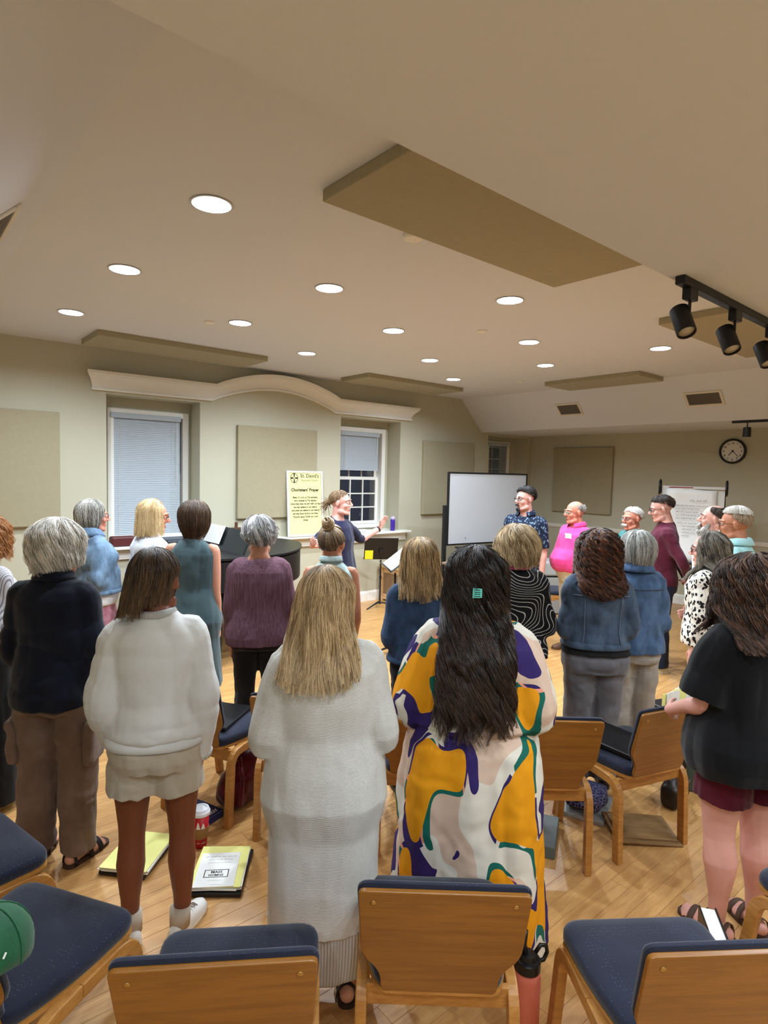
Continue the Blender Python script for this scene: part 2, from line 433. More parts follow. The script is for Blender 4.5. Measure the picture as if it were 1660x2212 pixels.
# windows
def make_window(i, box, grid):
    a, b, z0, z1 = box
    r = empty('window_%d' % i, ((a+b)/2, YI+.1, z0), kind='structure')
    def loc(mb): return mb.xf(Matrix.Translation((-(a+b)/2, -(YI+.1), -z0)))
    f = MB(); t = .07
    for c, d in (((a+t/2, YI+.03, (z0+z1)/2), (t, .16, z1-z0)), ((b-t/2, YI+.03, (z0+z1)/2), (t, .16, z1-z0)), (((a+b)/2, YI+.03, z1-t/2), (b-a-.004, .152, t-.003)), (((a+b)/2, YI+.03, z0+.03), (b-a-.004, .152, .056))): f.bbox(c, d, .005, seg=1)
    loc(f).build('window_frame', M_trim, r)
    zm = (z0+z1)/2; cols, rows = grid
    for name, q0, q1, yy in (('lower_sash', z0+.06, zm+.02, YI+.06), ('upper_sash', zm-.02, z1-t, YI+.1)):
        s = MB(); x0, x1 = a+t, b-t; k = .045
        for c, d in (((x0+k/2, yy, (q0+q1)/2), (k, .035, q1-q0)), ((x1-k/2, yy, (q0+q1)/2), (k, .035, q1-q0)), (((x0+x1)/2, yy, q0+k/2), (x1-x0-.003, .031, k-.002)), (((x0+x1)/2, yy, q1-k/2), (x1-x0-.003, .031, k-.002))): s.box(c, d)
        gx0, gx1, gz0, gz1 = x0+k, x1-k, q0+k, q1-k
        for j in range(1, cols): s.box((gx0+(gx1-gx0)*j/cols, yy, (gz0+gz1)/2), (.018, .026, gz1-gz0))
        for j in range(1, rows): s.box(((gx0+gx1)/2, yy, gz0+(gz1-gz0)*j/rows), (gx1-gx0, .022, .018))
        so = loc(s).build(name, M_trim, r)
        for j in range(cols):
            for l in range(rows):
                p = MB().box((gx0+(gx1-gx0)*(j+.5)/cols, yy, gz0+(gz1-gz0)*(l+.5)/rows), ((gx1-gx0)/cols, .004, (gz1-gz0)/rows))
                loc(p).build('pane', M_glass, so)
for i, bx in enumerate(WIN): make_window(i+1, bx, (3, 3) if i < 2 else (2, 3))
def make_blind(x0, x1, z0, z1, tilt, label, n):
    yb = YI-.03
    r = empty('window_blind', ((x0+x1)/2, yb, z1), 0, label, 'blind', 'white slatted window blinds')
    W = x1-x0; H = z1-z0
    MB().bbox((0, -.005, -.03), (W, .06, .06), .006).build('headrail', M_blind, r)
    s = MB(); T = Matrix.Rotation(tilt, 4, 'X')
    for k in range(n):
        z = -.07-(H-.09)*k/(n-1); s.box((0, 0, z), (W-.01, .027, .0016), M=T)
    q = s.build('slats', M_blind, r, fixn=False); q['kind'] = 'stuff'
    MB().bbox((0, 0, -H+.008), (W-.006, .03, .018), .004).build('bottom_rail', M_blind, r)
    c = MB()
    for x in (-W*.38, W*.38): c.tube([(x, -.016, -.05), (x, -.016, -H+.01)], .0016, 5)
    c.build('ladder_cord', M_trim, r)['kind'] = 'stuff'
    MB().tube([(W*.44, -.03, -.05), (W*.44, -.03, -.55*H)], .003, 6).build('tilt_wand', M_trim, r)
make_blind(2.00, 2.80, 1.06, 2.51, R(77), 'white slatted blind lowered fully over the left window', 66)
make_blind(5.17, 5.90, 1.93, 2.50, R(76), 'white slatted blind pulled halfway up above dark window panes', 27)
make_blind(8.44, 9.02, 1.5, 2.50, R(28), 'white slatted blind with bluish dusk light between slats in far corner', 40)

# acoustic panels on walls and ceiling
def wpanel(x0, x1, z0, z1, label):
    o = MB().bbox((0, -.0275, (z1-z0)/2), (x1-x0, .055, z1-z0), .008).build('acoustic_panel', M_panel)
    o.location = ((x0+x1)/2, YA-.0005, z0); tag(o, label, 'acoustic panel', 'fabric acoustic panels')
wpanel(.26, 1.43, 1.28, 2.44, 'beige square acoustic panel on the wall left of the left window')
wpanel(3.40, 4.56, 1.29, 2.45, 'beige square acoustic panel on the wall behind the yellow poster')
wpanel(6.57, 7.74, 1.26, 2.43, 'beige square acoustic panel on the wall behind the whiteboard')
o = MB().bbox((-.0275, 0, .565), (.055, 1.14, 1.13), .008).build('acoustic_panel', M_panel); o.location = (XB-.0005, 5.80, 1.29)
tag(o, 'brown looking square acoustic panel on the far right wall above pink shirt man', 'acoustic panel', 'fabric acoustic panels')
def cpanel(x, y, lx, ly, label):
    o = MB().bbox((0, 0, -.0275), (lx, ly, .055), .006).build('ceiling_panel', M_panel); o.location = (x, y, ZH+.0005)
    tag(o, label, 'acoustic panel', 'fabric acoustic panels')
cpanel(2.43, 2.01, 1.77, .6, 'large nearest beige acoustic panel flat on the ceiling')
cpanel(2.45, 6.29, 1.75, .6, 'beige acoustic panel on the ceiling above the left window')
cpanel(5.62, 6.29, 1.75, .6, 'beige acoustic panel on the ceiling above the middle window')
cpanel(7.08, 4.16, .6, 1.3, 'small far beige acoustic panel on ceiling near the sloping ceiling with vents')
cpanel(5.58, 1.99, 1.8, .6, 'beige acoustic panel on the ceiling behind the black track spotlights')

# downlights
M_can = plain('can_reflector', (236, 240, 246), .25, .5)
M_rim = plain('can_rim', (206, 206, 204), .4)
M_led = emit('lamp_disc', (.92, .97, 1.0), 22.0)
lamp_names = {0: 'nearest and largest round downlight glowing in the ceiling', 1: 'round downlight second from the left edge of the ceiling', 2: 'leftmost round downlight near the window wall', 3: 'round downlight straight left of the smoke detector', 4: 'round downlight above the left ceiling panel right end', 5: 'round downlight in the middle of the lamp grid',
 6: 'small round downlight above the arched moulding', 7: 'round downlight below the end of the largest ceiling panel', 8: 'round downlight behind the one below the largest ceiling panel', 9: 'small round downlight above the middle window ceiling panel', 10: 'farthest and smallest round downlight at the corner', 11: 'small round downlight above the far small ceiling panel', 12: 'rightmost round downlight left of the track spotlights'}
def make_lamp():
    r = empty('downlight', (0, 0, 0))
    MB().lathe([(.0875, .0), (.098, -.003), (.1, -.005), (.098, -.007), (.086, -.006), (.086, .0)], 32, cap=False).build('trim_ring', M_rim, r, smooth=True)
    MB().lathe([(.087, 0), (.083, .03), (.077, .06), (.072, .078)], 32, cap=False).build('reflector', M_can, r, smooth=True)
    MB().lathe([(.0715, .076), (.0715, .08)], 32).build('lamp_disc', M_led, r)
    return r
l0 = make_lamp()
for i, (x, y) in enumerate(LAMPS):
    r = l0 if i == 0 else copy_tree(l0)
    r.location = (x, y, ZH); tag(r, lamp_names[i], 'downlight', 'recessed ceiling downlights')
    L = bpy.data.lights.new('downlight_lamp', 'AREA'); L.shape = 'DISK'; L.size = .11; L.energy = LAMP_W; L.color = LAMP_COL; L.spread = R(178)
    lo = bpy.data.objects.new('downlight_lamp', L); C.objects.link(lo); lo.parent = r; lo.location = (0, 0, .022)

# the same lamps in the low ceiling behind the viewer
for x, y in ((-.6, .2), (.55, .2), (1.7, .2), (2.85, .2), (4.0, .2), (5.15, .2), (-.6, -1.0), (.55, -1.0), (1.7, -1.0), (2.85, -1.0), (4.0, -1.0), (5.15, -1.0)):
    r = copy_tree(l0); r.location = (x, y, ZL-.0815+.0); tag(r, 'recessed downlight in the low ceiling behind the viewer', 'downlight', 'downlights behind the viewer')
    for q in list(r.children):
        if q.type == 'LIGHT': q.data = q.data.copy(); q.data.energy = NEAR_W; q.data.spread = R(165)
    MB().lathe([(.09, 0), (.09, .083)], 32, cap=False).build('housing', M_rim, r)
# smoke detectors and sprinkler caps on the ceiling
def disc(x, y, r, h, label, n='smoke_detector', cat='smoke detector'):
    o = MB().lathe([(r, 0), (r, -h*.6), (r*.85, -h*.9), (r*.5, -h), (.001, -h)], 24).build(n, M_trim, smooth=True); auto(o)
    o.location = (x, y, ZH); tag(o, label, cat)
disc(2.18, 2.40, .055, .03, 'white round detector on the ceiling beside the largest panel')
disc(2.19, 4.96, .04, .02, 'small white round cap on ceiling beside the left lamp row', 'sprinkler_cap', 'sprinkler cap')
disc(4.04, 3.53, .045, .02, 'small white round cap in the middle of the ceiling lamp grid', 'sprinkler_cap', 'sprinkler cap')
disc(6.51, 5.0, .04, .02, 'small white round cap on far ceiling before the slope', 'sprinkler_cap', 'sprinkler cap')
disc(6.46, 2.38, .04, .02, 'small white round cap on the ceiling under the track spotlights', 'sprinkler_cap', 'sprinkler cap')
# air vents in the sloping ceiling
M_vent = plain('vent_dark', (104, 96, 84), .6); M_ventf = paint('vent_frame', (214, 208, 194), .5, .02)
def vent(loc, ry, w, h, label):
    r = empty('air_vent', loc, 0, label, 'vent'); r.rotation_euler = (0, ry, 0)
    f = MB()
    for s in (-1, 1): f.bbox((s*(h/2+.015), 0, -.006), (.03, w+.06, .012), .003, seg=1); f.bbox((0, s*(w/2+.015), -.006), (h, .03, .012), .003, seg=1)
    f.build('vent_frame', M_ventf, r)
    MB().box((0, 0, -.001), (h, w, .002)).build('vent_back', M_vent, r)
    for k in range(9): MB().box((-h/2+h*(k+.5)/9, 0, -.006), (.008, w, .003), M=Matrix.Rotation(R(30), 4, 'Y')).build('louvre', M_vent, r)
ang = math.atan2(ZH-ZL, .535)
vent((7.715, 5.03, 2.889), ang, .33, .17, 'smaller square air vent on the far sloping ceiling, left one')
vent((7.708, 3.16, 2.896), ang, .38, .17, 'wider air vent on the far sloping ceiling, right one')
vent((.405, 3.25, 2.92), -ang, .46, .17, 'air vent on the left sloping ceiling cut by the picture edge')

# track lights
def track(x0, x1, y, n, label, xs, aim):
    r = empty('track_light', (x0, y, ZL), 0, label, 'track light')
    MB().bbox(((x1-x0)/2, 0, -.0155), (x1-x0, .036, .03), .003).build('rail', M_black, r)
    for x in xs:
        h = MB(); h.bbox((x, 0, -.05), (.07, .032, .045), .004); h.tube([(x+.0, 0, -.07), (x, 0, -.125)], .006, 8)
        sp = h.build('spotlight', M_black, r)
        T = Matrix.Translation((x-.005, .02, -.145)) @ Euler(aim).to_matrix().to_4x4()
        b = MB().lathe([(.001, .058), (.031, .058), (.035, .054), (.035, -.056), (.033, -.059), (.030, -.056), (.030, -.04), (.001, -.04)], 24).xf(T)
        auto(b.build('lamp_can', M_black, sp))
        MB().lathe([(.029, -.042), (.029, -.05), (.001, -.051)], 20).xf(T).build('lens', plain('spot_lens', (190, 180, 160), .3), sp, smooth=True)
track(2.24, 3.9, 1.025, 4, 'black track with cylindrical spotlights on the low ceiling at right', (.09, .52, .95, 1.38), (R(-25), R(18), 0))
r = empty('track_light', (7.55, 1.9, ZL), 0)
bpy.data.objects.remove(r)
track_far = empty('track_light', (8.05, 2.9, ZL), 0, 'small far black track light on the ceiling near the clock', 'track light')
MB().bbox((0, -.9, -.0155), (.036, 1.9, .03), .003).build('rail', M_black, track_far)
MB().tube([(0, -.12, -.03), (0, -.12, -.1)], .008).build('stem', M_black, track_far)
auto(MB().lathe([(.001, .06), (.042, .055), (.045, -.06), (.001, -.06)], 16, (0, -.12, -.14)).build('lamp_can', M_black, track_far))

# text on flat prints
def text_mb(mb, s, size, cx, z, M, bold=0.0, align='CENTER'):
    cu = bpy.data.curves.new('t', 'FONT'); cu.body = s; cu.size = size; cu.align_x = align; cu.offset = bold; cu.resolution_u = 2
    o = bpy.data.objects.new('t', cu); C.objects.link(o)
    me = bpy.data.meshes.new_from_object(o.evaluated_get(bpy.context.evaluated_depsgraph_get()))
    T = M @ Matrix.Translation((cx, z, 0))
    V = [tuple(T @ v.co) for v in me.vertices]; F = [tuple(p.vertices) for p in me.polygons]
    bpy.data.objects.remove(o); bpy.data.curves.remove(cu); bpy.data.meshes.remove(me)
    if V: mb.add(V, F)
def strip(mb, pts, wd, M):
    """thin pen line through 2D points"""
    pts = [Vector(p) for p in pts]; V = []
    for i, p in enumerate(pts):
        d = (pts[min(i+1, len(pts)-1)]-pts[max(i-1, 0)]); d = d.normalized() if d.length else Vector((1, 0)); nn = Vector((-d.y, d.x))*wd/2
        V += [M @ Vector((p.x+nn.x, p.y+nn.y, 0)), M @ Vector((p.x-nn.x, p.y-nn.y, 0))]
    mb.add([tuple(v) for v in V], [(2*i, 2*i+2, 2*i+3, 2*i+1) for i in range(len(pts)-1)])
def scribble(mb, x0, x1, y, hgt, wd, M, seed):
    """a line of illegible handwriting"""
    rr = random.Random(seed); x = x0; pts = []
    while x < x1:
        wl = min(x1, x+hgt*rr.uniform(1.5, 4.5)); pts = []; k = 0
        while x < wl:
            pts.append((x, y+(hgt*(.5 if k % 2 else 0)*rr.uniform(.6, 1.9) if rr.random() < .9 else 0))); x += hgt*rr.uniform(.16, .3); k += 1
        if len(pts) > 1: strip(mb, pts, wd, M)
        x += hgt*.55

# wall clock
clk = empty('wall_clock', (XB-.001, 3.41, 2.33), 0, 'round black rimmed clock with white face high on right wall', 'clock')
TX = Matrix.Rotation(R(-90), 4, 'Y')
rim = MB().lathe([(.15, 0), (.178, .0), (.18, .02), (.176, .04), (.165, .045), (.152, .035), (.15, .012), (.15, 0)], 40, cap=False).xf(TX)
auto(rim.build('rim', M_black, clk))
MB().lathe([(.15, .0), (.15, .02), (.001, .02)], 40).xf(TX).build('face', plain('clock_face', (226, 222, 212), .5), clk)
MT = Matrix.Translation((-.0225, 0, 0)) @ Matrix(((0, 0, -1, 0), (-1, 0, 0, 0), (0, 1, 0, 0), (0, 0, 0, 1)))
nm = MB()
for k in range(1, 13):
    a = R(90-30*k); text_mb(nm, str(k), .04, .118*math.cos(a), .118*math.sin(a)-.014, MT, .001)
for k in range(60):
    a = R(6*k); strip(nm, [(.138*math.cos(a), .138*math.sin(a)), (.145*math.cos(a), .145*math.sin(a))], .0018, MT)
nm.build('numerals', M_ink, clk, fixn=False)['kind'] = 'stuff'
for nme, deg, l, wd, zz in (('hour_hand', 90-30*7.37, .075, .010, -.026), ('minute_hand', 90-6*22.5, .115, .007, -.028)):
    a = R(deg); d = Vector((0, -math.cos(a), math.sin(a)))
    MB().tube([tuple(Vector((zz, 0, 0))-d*.025), tuple(Vector((zz, 0, 0))+d*l)], wd/2, 6).build(nme, M_black, clk)
MB().lathe([(.009, .02), (.009, .031), (.001, .031)], 12).xf(TX).build('hub', M_black, clk)
# ------------------------------------------------------------------ chairs
def round_poly(pts, rad, n=5):
    """round the corners of a closed 2D polygon; rad is one value or one per corner"""
    out = []; m = len(pts); rad = [rad]*m if not isinstance(rad, (list, tuple)) else rad
    for i in range(m):
        p = Vector(pts[i]); a = Vector(pts[i-1])-p; b = Vector(pts[(i+1) % m])-p; r = min(rad[i], a.length*.48, b.length*.48)
        p0 = p+a.normalized()*r; p1 = p+b.normalized()*r
        for k in range(n+1):
            t = k/n; out.append(tuple((1-t)**2*p0+2*t*(1-t)*p+t*t*p1))
    return out
def pad(outline, thick, puff, M, m, name, parent):
    """soft cushion from a 2D outline: rounded edge and crowned top"""
    P = []; c = np.mean(np.array(outline), 0); o = np.array(outline)
    for s, z in ((.97, 0), (1.0, thick*.25), (1.0, thick*.6), (.985, thick*.85), (.94, thick), (.8, thick+puff*.5), (.5, thick+puff*.9), (.2, thick+puff), (.02, thick+puff)):
        q = c+(o-c)*s; P.append(np.column_stack([q, np.full(len(q), z)]))
    ob = MB().rings(P).xf(M).build(name, m, parent, smooth=True); auto(ob, 50); return ob
BT = R(16)
def make_chair():
    r = empty('choir_chair', (0, 0, 0))
    # back panel: wide shoulders, narrow waist; local 2D (x, up), tilted backwards
    bo = round_poly([(-.165, 0), (.165, 0), (.168, .085), (.222, .15), (.231, .39), (-.231, .39), (-.222, .15), (-.168, .085)], [.03, .03, .06, .06, .02, .02, .06, .06])
    MBk = Matrix.Translation((0, -.185, .425)) @ Matrix.Rotation(BT, 4, 'X') @ Matrix(((1, 0, 0, 0), (0, 0, -1, 0), (0, 1, 0, 0), (0, 0, 0, 1)))
    # local z of the outline points to -Y (rear)
    b = MB(); b.prism(bo, 'z', 0, .014); b.xf(MBk)
    o = b.build('back_panel', M_oak, r); md = o.modifiers.new('bev', 'BEVEL'); md.width = .003; md.segments = 2; md.limit_method = 'ANGLE'
    bp = round_poly([(-.16, .02), (.16, .02), (.165, .085), (.222, .15), (.235, .398), (-.235, .398), (-.222, .15), (-.165, .085)], [.04, .04, .06, .06, .03, .03, .06, .06])
    pad([(x, y) for x, y in bp], .022, .010, MBk @ Matrix.Rotation(PI, 4, 'Y'), M_navy, 'back_cushion', r)
    for s in (-1, 1):
        MB().lathe([(.001, .0165), (.004, .0165), (.008, .0155), (.0085, .0135)], 14, (s*.19, .350, 0)).xf(MBk).build('screw', M_brass, r, smooth=True)
    so = round_poly([(-.175, -.2), (.175, -.2), (.2, -.13), (.23, .02), (.238, .235), (-.238, .235), (-.23, .02), (-.2, -.13)], [.06, .06, .06, .1, .07, .07, .1, .06])
    MB().prism(so, 'z', .418, .432).build('seat_shell', M_oak_edge, r)
    pad(so, .045, .014, Matrix.Translation((0, 0, .432)), M_navy, 'seat_cushion', r)
    # bent plywood legs: front and rear half of an inverted U on each side
    def leg(s, pts):
        p = []
        for i in range(len(pts)-1):
            p.append(pts[i])
        x = s*.222
        def arc(a, c, b, n=7): return [tuple((1-t)**2*np.array(a)+2*t*(1-t)*np.array(c)+t*t*np.array(b)) for t in np.linspace(0, 1, n)]
        foot, corner, end = pts
        d = np.array(corner)-np.array(foot); d = d/np.linalg.norm(d); e = np.array(end)-np.array(corner); e = e/np.linalg.norm(e)
        line = [foot]+arc(np.array(corner)-d*.075, corner, np.array(corner)+e*.075)+[end]
        P = []; L = np.array(line); T = np.gradient(L, axis=0); T /= np.linalg.norm(T, axis=1, keepdims=True)
        for (y, z), (ty, tz) in zip(L, T):
            ny, nz = -tz, ty; w = .0215; t = .0165
            ring = [(x+a*t, y+ny*w*bb, z+nz*w*bb) for a, bb in ((-1, -1), (1, -1), (1, 1), (-1, 1))]
            P.append(ring)
        P[0] = [(px, py, 0.0) for px, py, pz in P[0]]
        o = MB().rings(P).build('leg', M_oak_edge, r); md = o.modifiers.new('bev', 'BEVEL'); md.width = .004; md.segments = 2; md.limit_method = 'ANGLE'; md.angle_limit = R(50)
        return o
    for s in (-1, 1):
        leg(s, [(-.185, 0), (-.165, .395), (0, .397)]); leg(s, [(.275, 0), (.215, .395), (0, .397)])
    MB().bbox((0, -.145, .375), (.42, .022, .065), .004).build('cross_rail', M_oak_edge, r)
    MB().bbox((0, .16, .385), (.42, .022, .05), .004).build('cross_rail', M_oak_edge, r)
    return r
CH = [  # x, y, facing angle, label
 (1.32, 1.27, 49, 'wooden chair with blue cushion at bottom centre, behind the coloured dress'),
 (0.717, 1.45, 56, 'wooden chair with blue cushion at bottom left centre, behind grey cardigan'),
 (0.29, 1.98, 32, 'blue cushioned wooden chair at bottom left with green cap on its back'),
 (0.18, 2.58, 14, 'blue cushioned wooden chair cut by left edge below brown trousers'),
 (1.706, 0.71, 54, 'wooden chair with blue cushion at bottom right corner, nearest one'),
 (2.59, 0.44, 75, 'blue cushioned wooden chair cut by right edge next to bare legs'),
 (1.455, 3.14, 25, 'wooden chair holding black folder above dark red bag'),
 (1.74, 2.655, 45, 'wooden chair mostly hidden behind the long grey cardigan'),
 (2.15, 2.19, 48, 'wooden chair back showing between grey cardigan and coloured dress'),
 (2.515, 1.75, 50, 'wooden chair just right of the coloured dress'),
 (3.03, 1.53, 73, 'turned wooden chair with black folder leaning on its blue seat'),
 (7.6, 2.95, 205, 'blue cushioned chair behind the man in maroon sweater'),
 (6.70, 4.28, 125, 'blue chair seat behind pink shirt man near grey bin'),
]
ch0 = make_chair()
for i, (x, y, a, lab) in enumerate(CH):
    o = ch0 if i == 0 else copy_tree(ch0)
    o.location = (x, y, 0); o.rotation_euler = (0, 0, R(a-90)); tag(o, lab, 'chair', 'wooden choir chairs with blue cushions')
def chair_pt(i, p): return Matrix.Translation((CH[i][0], CH[i][1], 0)) @ Matrix.Rotation(R(CH[i][2]-90), 4, 'Z') @ Vector(p)

# ------------------------------------------------------------------ things on the window side
pst = empty('poster', (4.36, 6.772, 1.034), 0, 'yellow prayer poster in white frame leaning on the window sill', 'poster')
TP = Matrix.Rotation(R(-4), 4, 'X')
W2, H2 = .56, .87
fr = MB()
for c, d in (((-W2/2+.012, 0, H2/2), (.024, .02, H2)), ((W2/2-.012, 0, H2/2), (.024, .02, H2)), ((0, 0, .012), (W2-.003, .018, .0235)), ((0, 0, H2-.012), (W2-.003, .018, .0235))): fr.bbox(c, d, .003, seg=1)
fr.xf(TP).build('frame', M_white, pst)
MB().box((0, .002, H2/2), (W2-.04, .006, H2-.04)).xf(TP).build('sheet', plain('poster_yellow', (232, 230, 160), .7, .15), pst)
MP = TP @ Matrix.Translation((0, -.0022, 0)) @ Matrix(((1, 0, 0, 0), (0, 0, -1, 0), (0, 1, 0, 0), (0, 0, 0, 1)))
ln = MB()
text_mb(ln, "St. David's", .07, .075, .785, MP, .001)
text_mb(ln, "Episcopal Church", .036, .075, .735, MP)
text_mb(ln, "Choristers' Prayer", .058, 0, .60, MP, .0022)
for k, s in enumerate(["Bless, O Lord, us Thy servants,", "who minister in Thy temple.", "Grant that what we sing with our lips", "we may believe in our hearts,", "and what we believe in our hearts", "we may show forth in our lives.", "Through Jesus Christ our Lord.", "Amen."]):
    text_mb(ln, s, .031, 0, .51-.043*k, MP, .0012)
ln.build('lettering', M_ink, pst, fixn=False)['kind'] = 'stuff'
em = MB(); cx, cz = -.165, .775
em.rings([[(cx+r_*math.cos(t)*.88, -.0022-.0, cz+r_*math.sin(t)) for t in np.linspace(0, 2*PI, 33)[:-1]] for r_ in (.058, .066)], cap=False)
for k in range(4):
    a = PI/2*k; u = Vector((math.cos(a), math.sin(a))); v = Vector((-u.y, u.x))
    pts = [u*.008+v*.006, u*.058+v*.013, u*.058-v*.013, u*.008-v*.006]
    em.add([(cx+p.x*.88, -.0022, cz+p.y) for p in pts], [(0, 1, 2, 3)])
em.xf(TP).build('emblem', M_ink, pst, fixn=False)
eb = MB()
for x0, x1, z0, z1 in ((-.255, .255, .846, .848), (-.255, .255, .02, .022), (-.255, -.253, .02, .848), (.253, .255, .02, .848)): eb.add([(x0, -.002, z0), (x1, -.002, z0), (x1, -.002, z1), (x0, -.002, z1)], [(0, 1, 2, 3)])
eb.xf(TP).build('border_line', M_ink, pst, fixn=False)

# purple bottle, cross, papers and clothes on the sill
b = empty('water_bottle', (5.97, 6.87, 1.033), 0, 'purple water bottle standing at right end of the white sill', 'bottle')
M_purple = plain('purple_bottle', (70, 42, 150), .3)
MB().lathe([(.001, 0), (.034, 0), (.037, .005), (.037, .155), (.034, .17)], 24).build('body', M_purple, b, smooth=True)
MB().lathe([(.034, .17), (.036, .172), (.036, .2), (.02, .215), (.001, .216)], 24).build('lid', plain('frosted_lid', (190, 176, 210), .4), b, smooth=True)
def wcross(loc, label, hgt, rz=0):
    o = MB().bbox((0, 0, hgt/2), (.035, .02, hgt), .003, seg=1).bbox((0, 0, hgt*.62), (hgt*.55, .017, .034), .003, seg=1).build('wooden_cross', wood('cross_wood', (70, 42, 24), (98, 60, 34), .5), None)
    o.location = loc; o.rotation_euler = (0, 0, rz); tag(o, label, 'cross')
wcross((6.47, 6.885, .60), 'dark wooden cross on the wall below right sill end', .3)
wcross((3.38, 6.84, 1.033), 'small dark wooden cross on the sill left of the yellow poster', .22)
pp = MB()
for k in range(6): pp.box((.01*math.sin(k*2.1), .006*math.cos(k*1.3), .002+.0035*k), (.30, .22, .0032), rz=.08*math.sin(k*3))
o = pp.build('paper_stack', M_white); o.location = (5.45, 6.96, 1.033); tag(o, 'loose white papers on the sill behind the leading woman', 'papers')
o = MB().bbox((0, 0, .055), (.26, .12, .11), .02).bbox((.2, 0, .07), (.24, .09, .05), .02).build('box', plain('dark_red_box', (84, 32, 32), .5)); o.location = (2.04, 6.86, 1.033); tag(o, 'dark red box lying on the sill below the left blind', 'box')
o = MB().bbox((0, 0, .10), (.09, .03, .20), .006).build('speaker', M_blackp); o.location = (3.62, 6.88, 1.033); tag(o, 'small black box standing on the sill beside the small cross', 'speaker')
bk = MB()
for k, (w_, c) in enumerate(((.30, 0), (.26, .01), (.28, -.01))): bk.bbox((c, 0, .012+.022*k), (w_, .21, .02), .002, seg=1)
o = bk.build('book_stack', plain('grey_binder', (86, 92, 100), .5)); o.location = (2.62, 6.86, 1.033); tag(o, 'grey binders lying on the sill behind the blonde woman in white', 'books')

# grand piano behind the left singers
pn = empty('grand_piano', (2.35, 5.95, 0), 0, 'black grand piano behind the women at left below the window sill', 'piano')
M_pian = plain('piano_black', (16, 16, 18), .5, .4)
ol = [(0, -.74), (.35, -.74), (.75, -.70), (1.1, -.45), (1.35, -.1), (1.5, .25), (1.42, .6), (1.15, .74), (.3, .74), (0, .74)]
ol = round_poly(ol, .18, 5)
MB().prism(ol, 'z', .74, 1.03).build('case', M_pian, pn)
MB().prism([(x*1.012, y*1.012) for x, y in ol], 'z', 1.045, 1.065).build('lid', M_pian, pn)
MB().bbox((-.14, 0, .68), (.30, 1.46, .10), .01).build('key_bed', M_pian, pn)
for s in (-1, 1): MB().bbox((-.15, s*.70, .76), (.28, .07, .1), .01).build('cheek_block', M_pian, pn)
kk = MB()
for k in range(52): kk.box((-.215, -.61+1.22*(k+.5)/52, .742), (.14, 1.22/52-.001, .018))
o = kk.build('white_keys', M_white, pn, fixn=False); o['kind'] = 'stuff'
kk = MB()
for k in range(51):
    if k % 7 in (0, 1, 3, 4, 5): kk.box((-.18, -.61+1.22*(k+1)/52, .757), (.09, .012, .015))
o = kk.build('black_keys', M_blackp, pn, fixn=False); o['kind'] = 'stuff'
MB().bbox((.42, -.10, 1.17), (.02, 1.0, .26), .006, M=Matrix.Rotation(R(22), 4, 'Y')).build('music_desk', plain('piano_desk', (30, 34, 34), .3), pn)
for x, y in ((.1, -.62), (.1, .62), (1.3, .25)): MB().lathe([(.03, 0), (.04, .03), (.035, .08), (.05, .5), (.06, .74)], 16, (x, y, 0)).build('leg', M_pian, pn, smooth=True)
MB().bbox((-.05, 0, .3), (.04, .2, .6), .01).bbox((-.07, 0, .05), (.1, .26, .05), .008).build('pedal_lyre', M_pian, pn)
MB().bbox((.395, .15, 1.21), (.012, .44, .2), .003, M=Matrix.Rotation(R(22), 4, 'Y')).build('sheet_music', M_white, pn)

# music stands
def stand(loc, rz, tilt, hgt, label, wd=.5, col=None):
    r = empty('music_stand', loc, rz, label, 'music stand')
    MB().tube([(0, 0, .05), (0, 0, hgt-.12)], .0115, 12).build('post', M_black, r)
    MB().tube([(0, 0, hgt*.52), (0, 0, hgt*.56)], .017, 12).build('clutch', M_blackp, r)
    for k in range(3):
        a = 2*PI*k/3+.6; d = Vector((math.cos(a), math.sin(a), 0))
        MB().tube([(0, 0, .075), tuple(d*.07+Vector((0, 0, .07))), tuple(d*.17+Vector((0, 0, .035))), tuple(d*.25+Vector((0, 0, .008)))], [.012, .012, .01, .008], 8).build('foot', M_black, r)
    T = Matrix.Translation((0, 0, hgt)) @ Matrix.Rotation(-tilt, 4, 'X')
    d = MB(); d.bbox((0, 0, .04), (wd, .006, .32), .002, seg=1); d.bbox((0, -.03, -.12), (wd, .06, .006), .002, seg=1); d.bbox((0, .02, 0), (.06, .035, .07), .006)
    d.xf(T).build('desk', M_blackp, r)
    return r, T
st1, T1 = stand((5.40, 6.45, 0), R(150), R(14), .80, 'upright black music stand with yellow note, before the window wall', .48)
nt = MB().box((.17, .006, -.05), (.115, .003, .13)).xf(T1)
o = nt.build('sticky_note', plain('sticky_yellow', (248, 226, 40), .7), st1)
st2, T2 = stand((4.12, 4.68, 0), R(-120), R(52), .98, 'black music stand with flat desk holding open white music', .52)
MB().bbox((-.12, -.012, .04), (.23, .014, .29), .003).bbox((.12, -.012, .04), (.23, .014, .29), .003).xf(T2).build('open_score', M_white, st2)
st3 = None
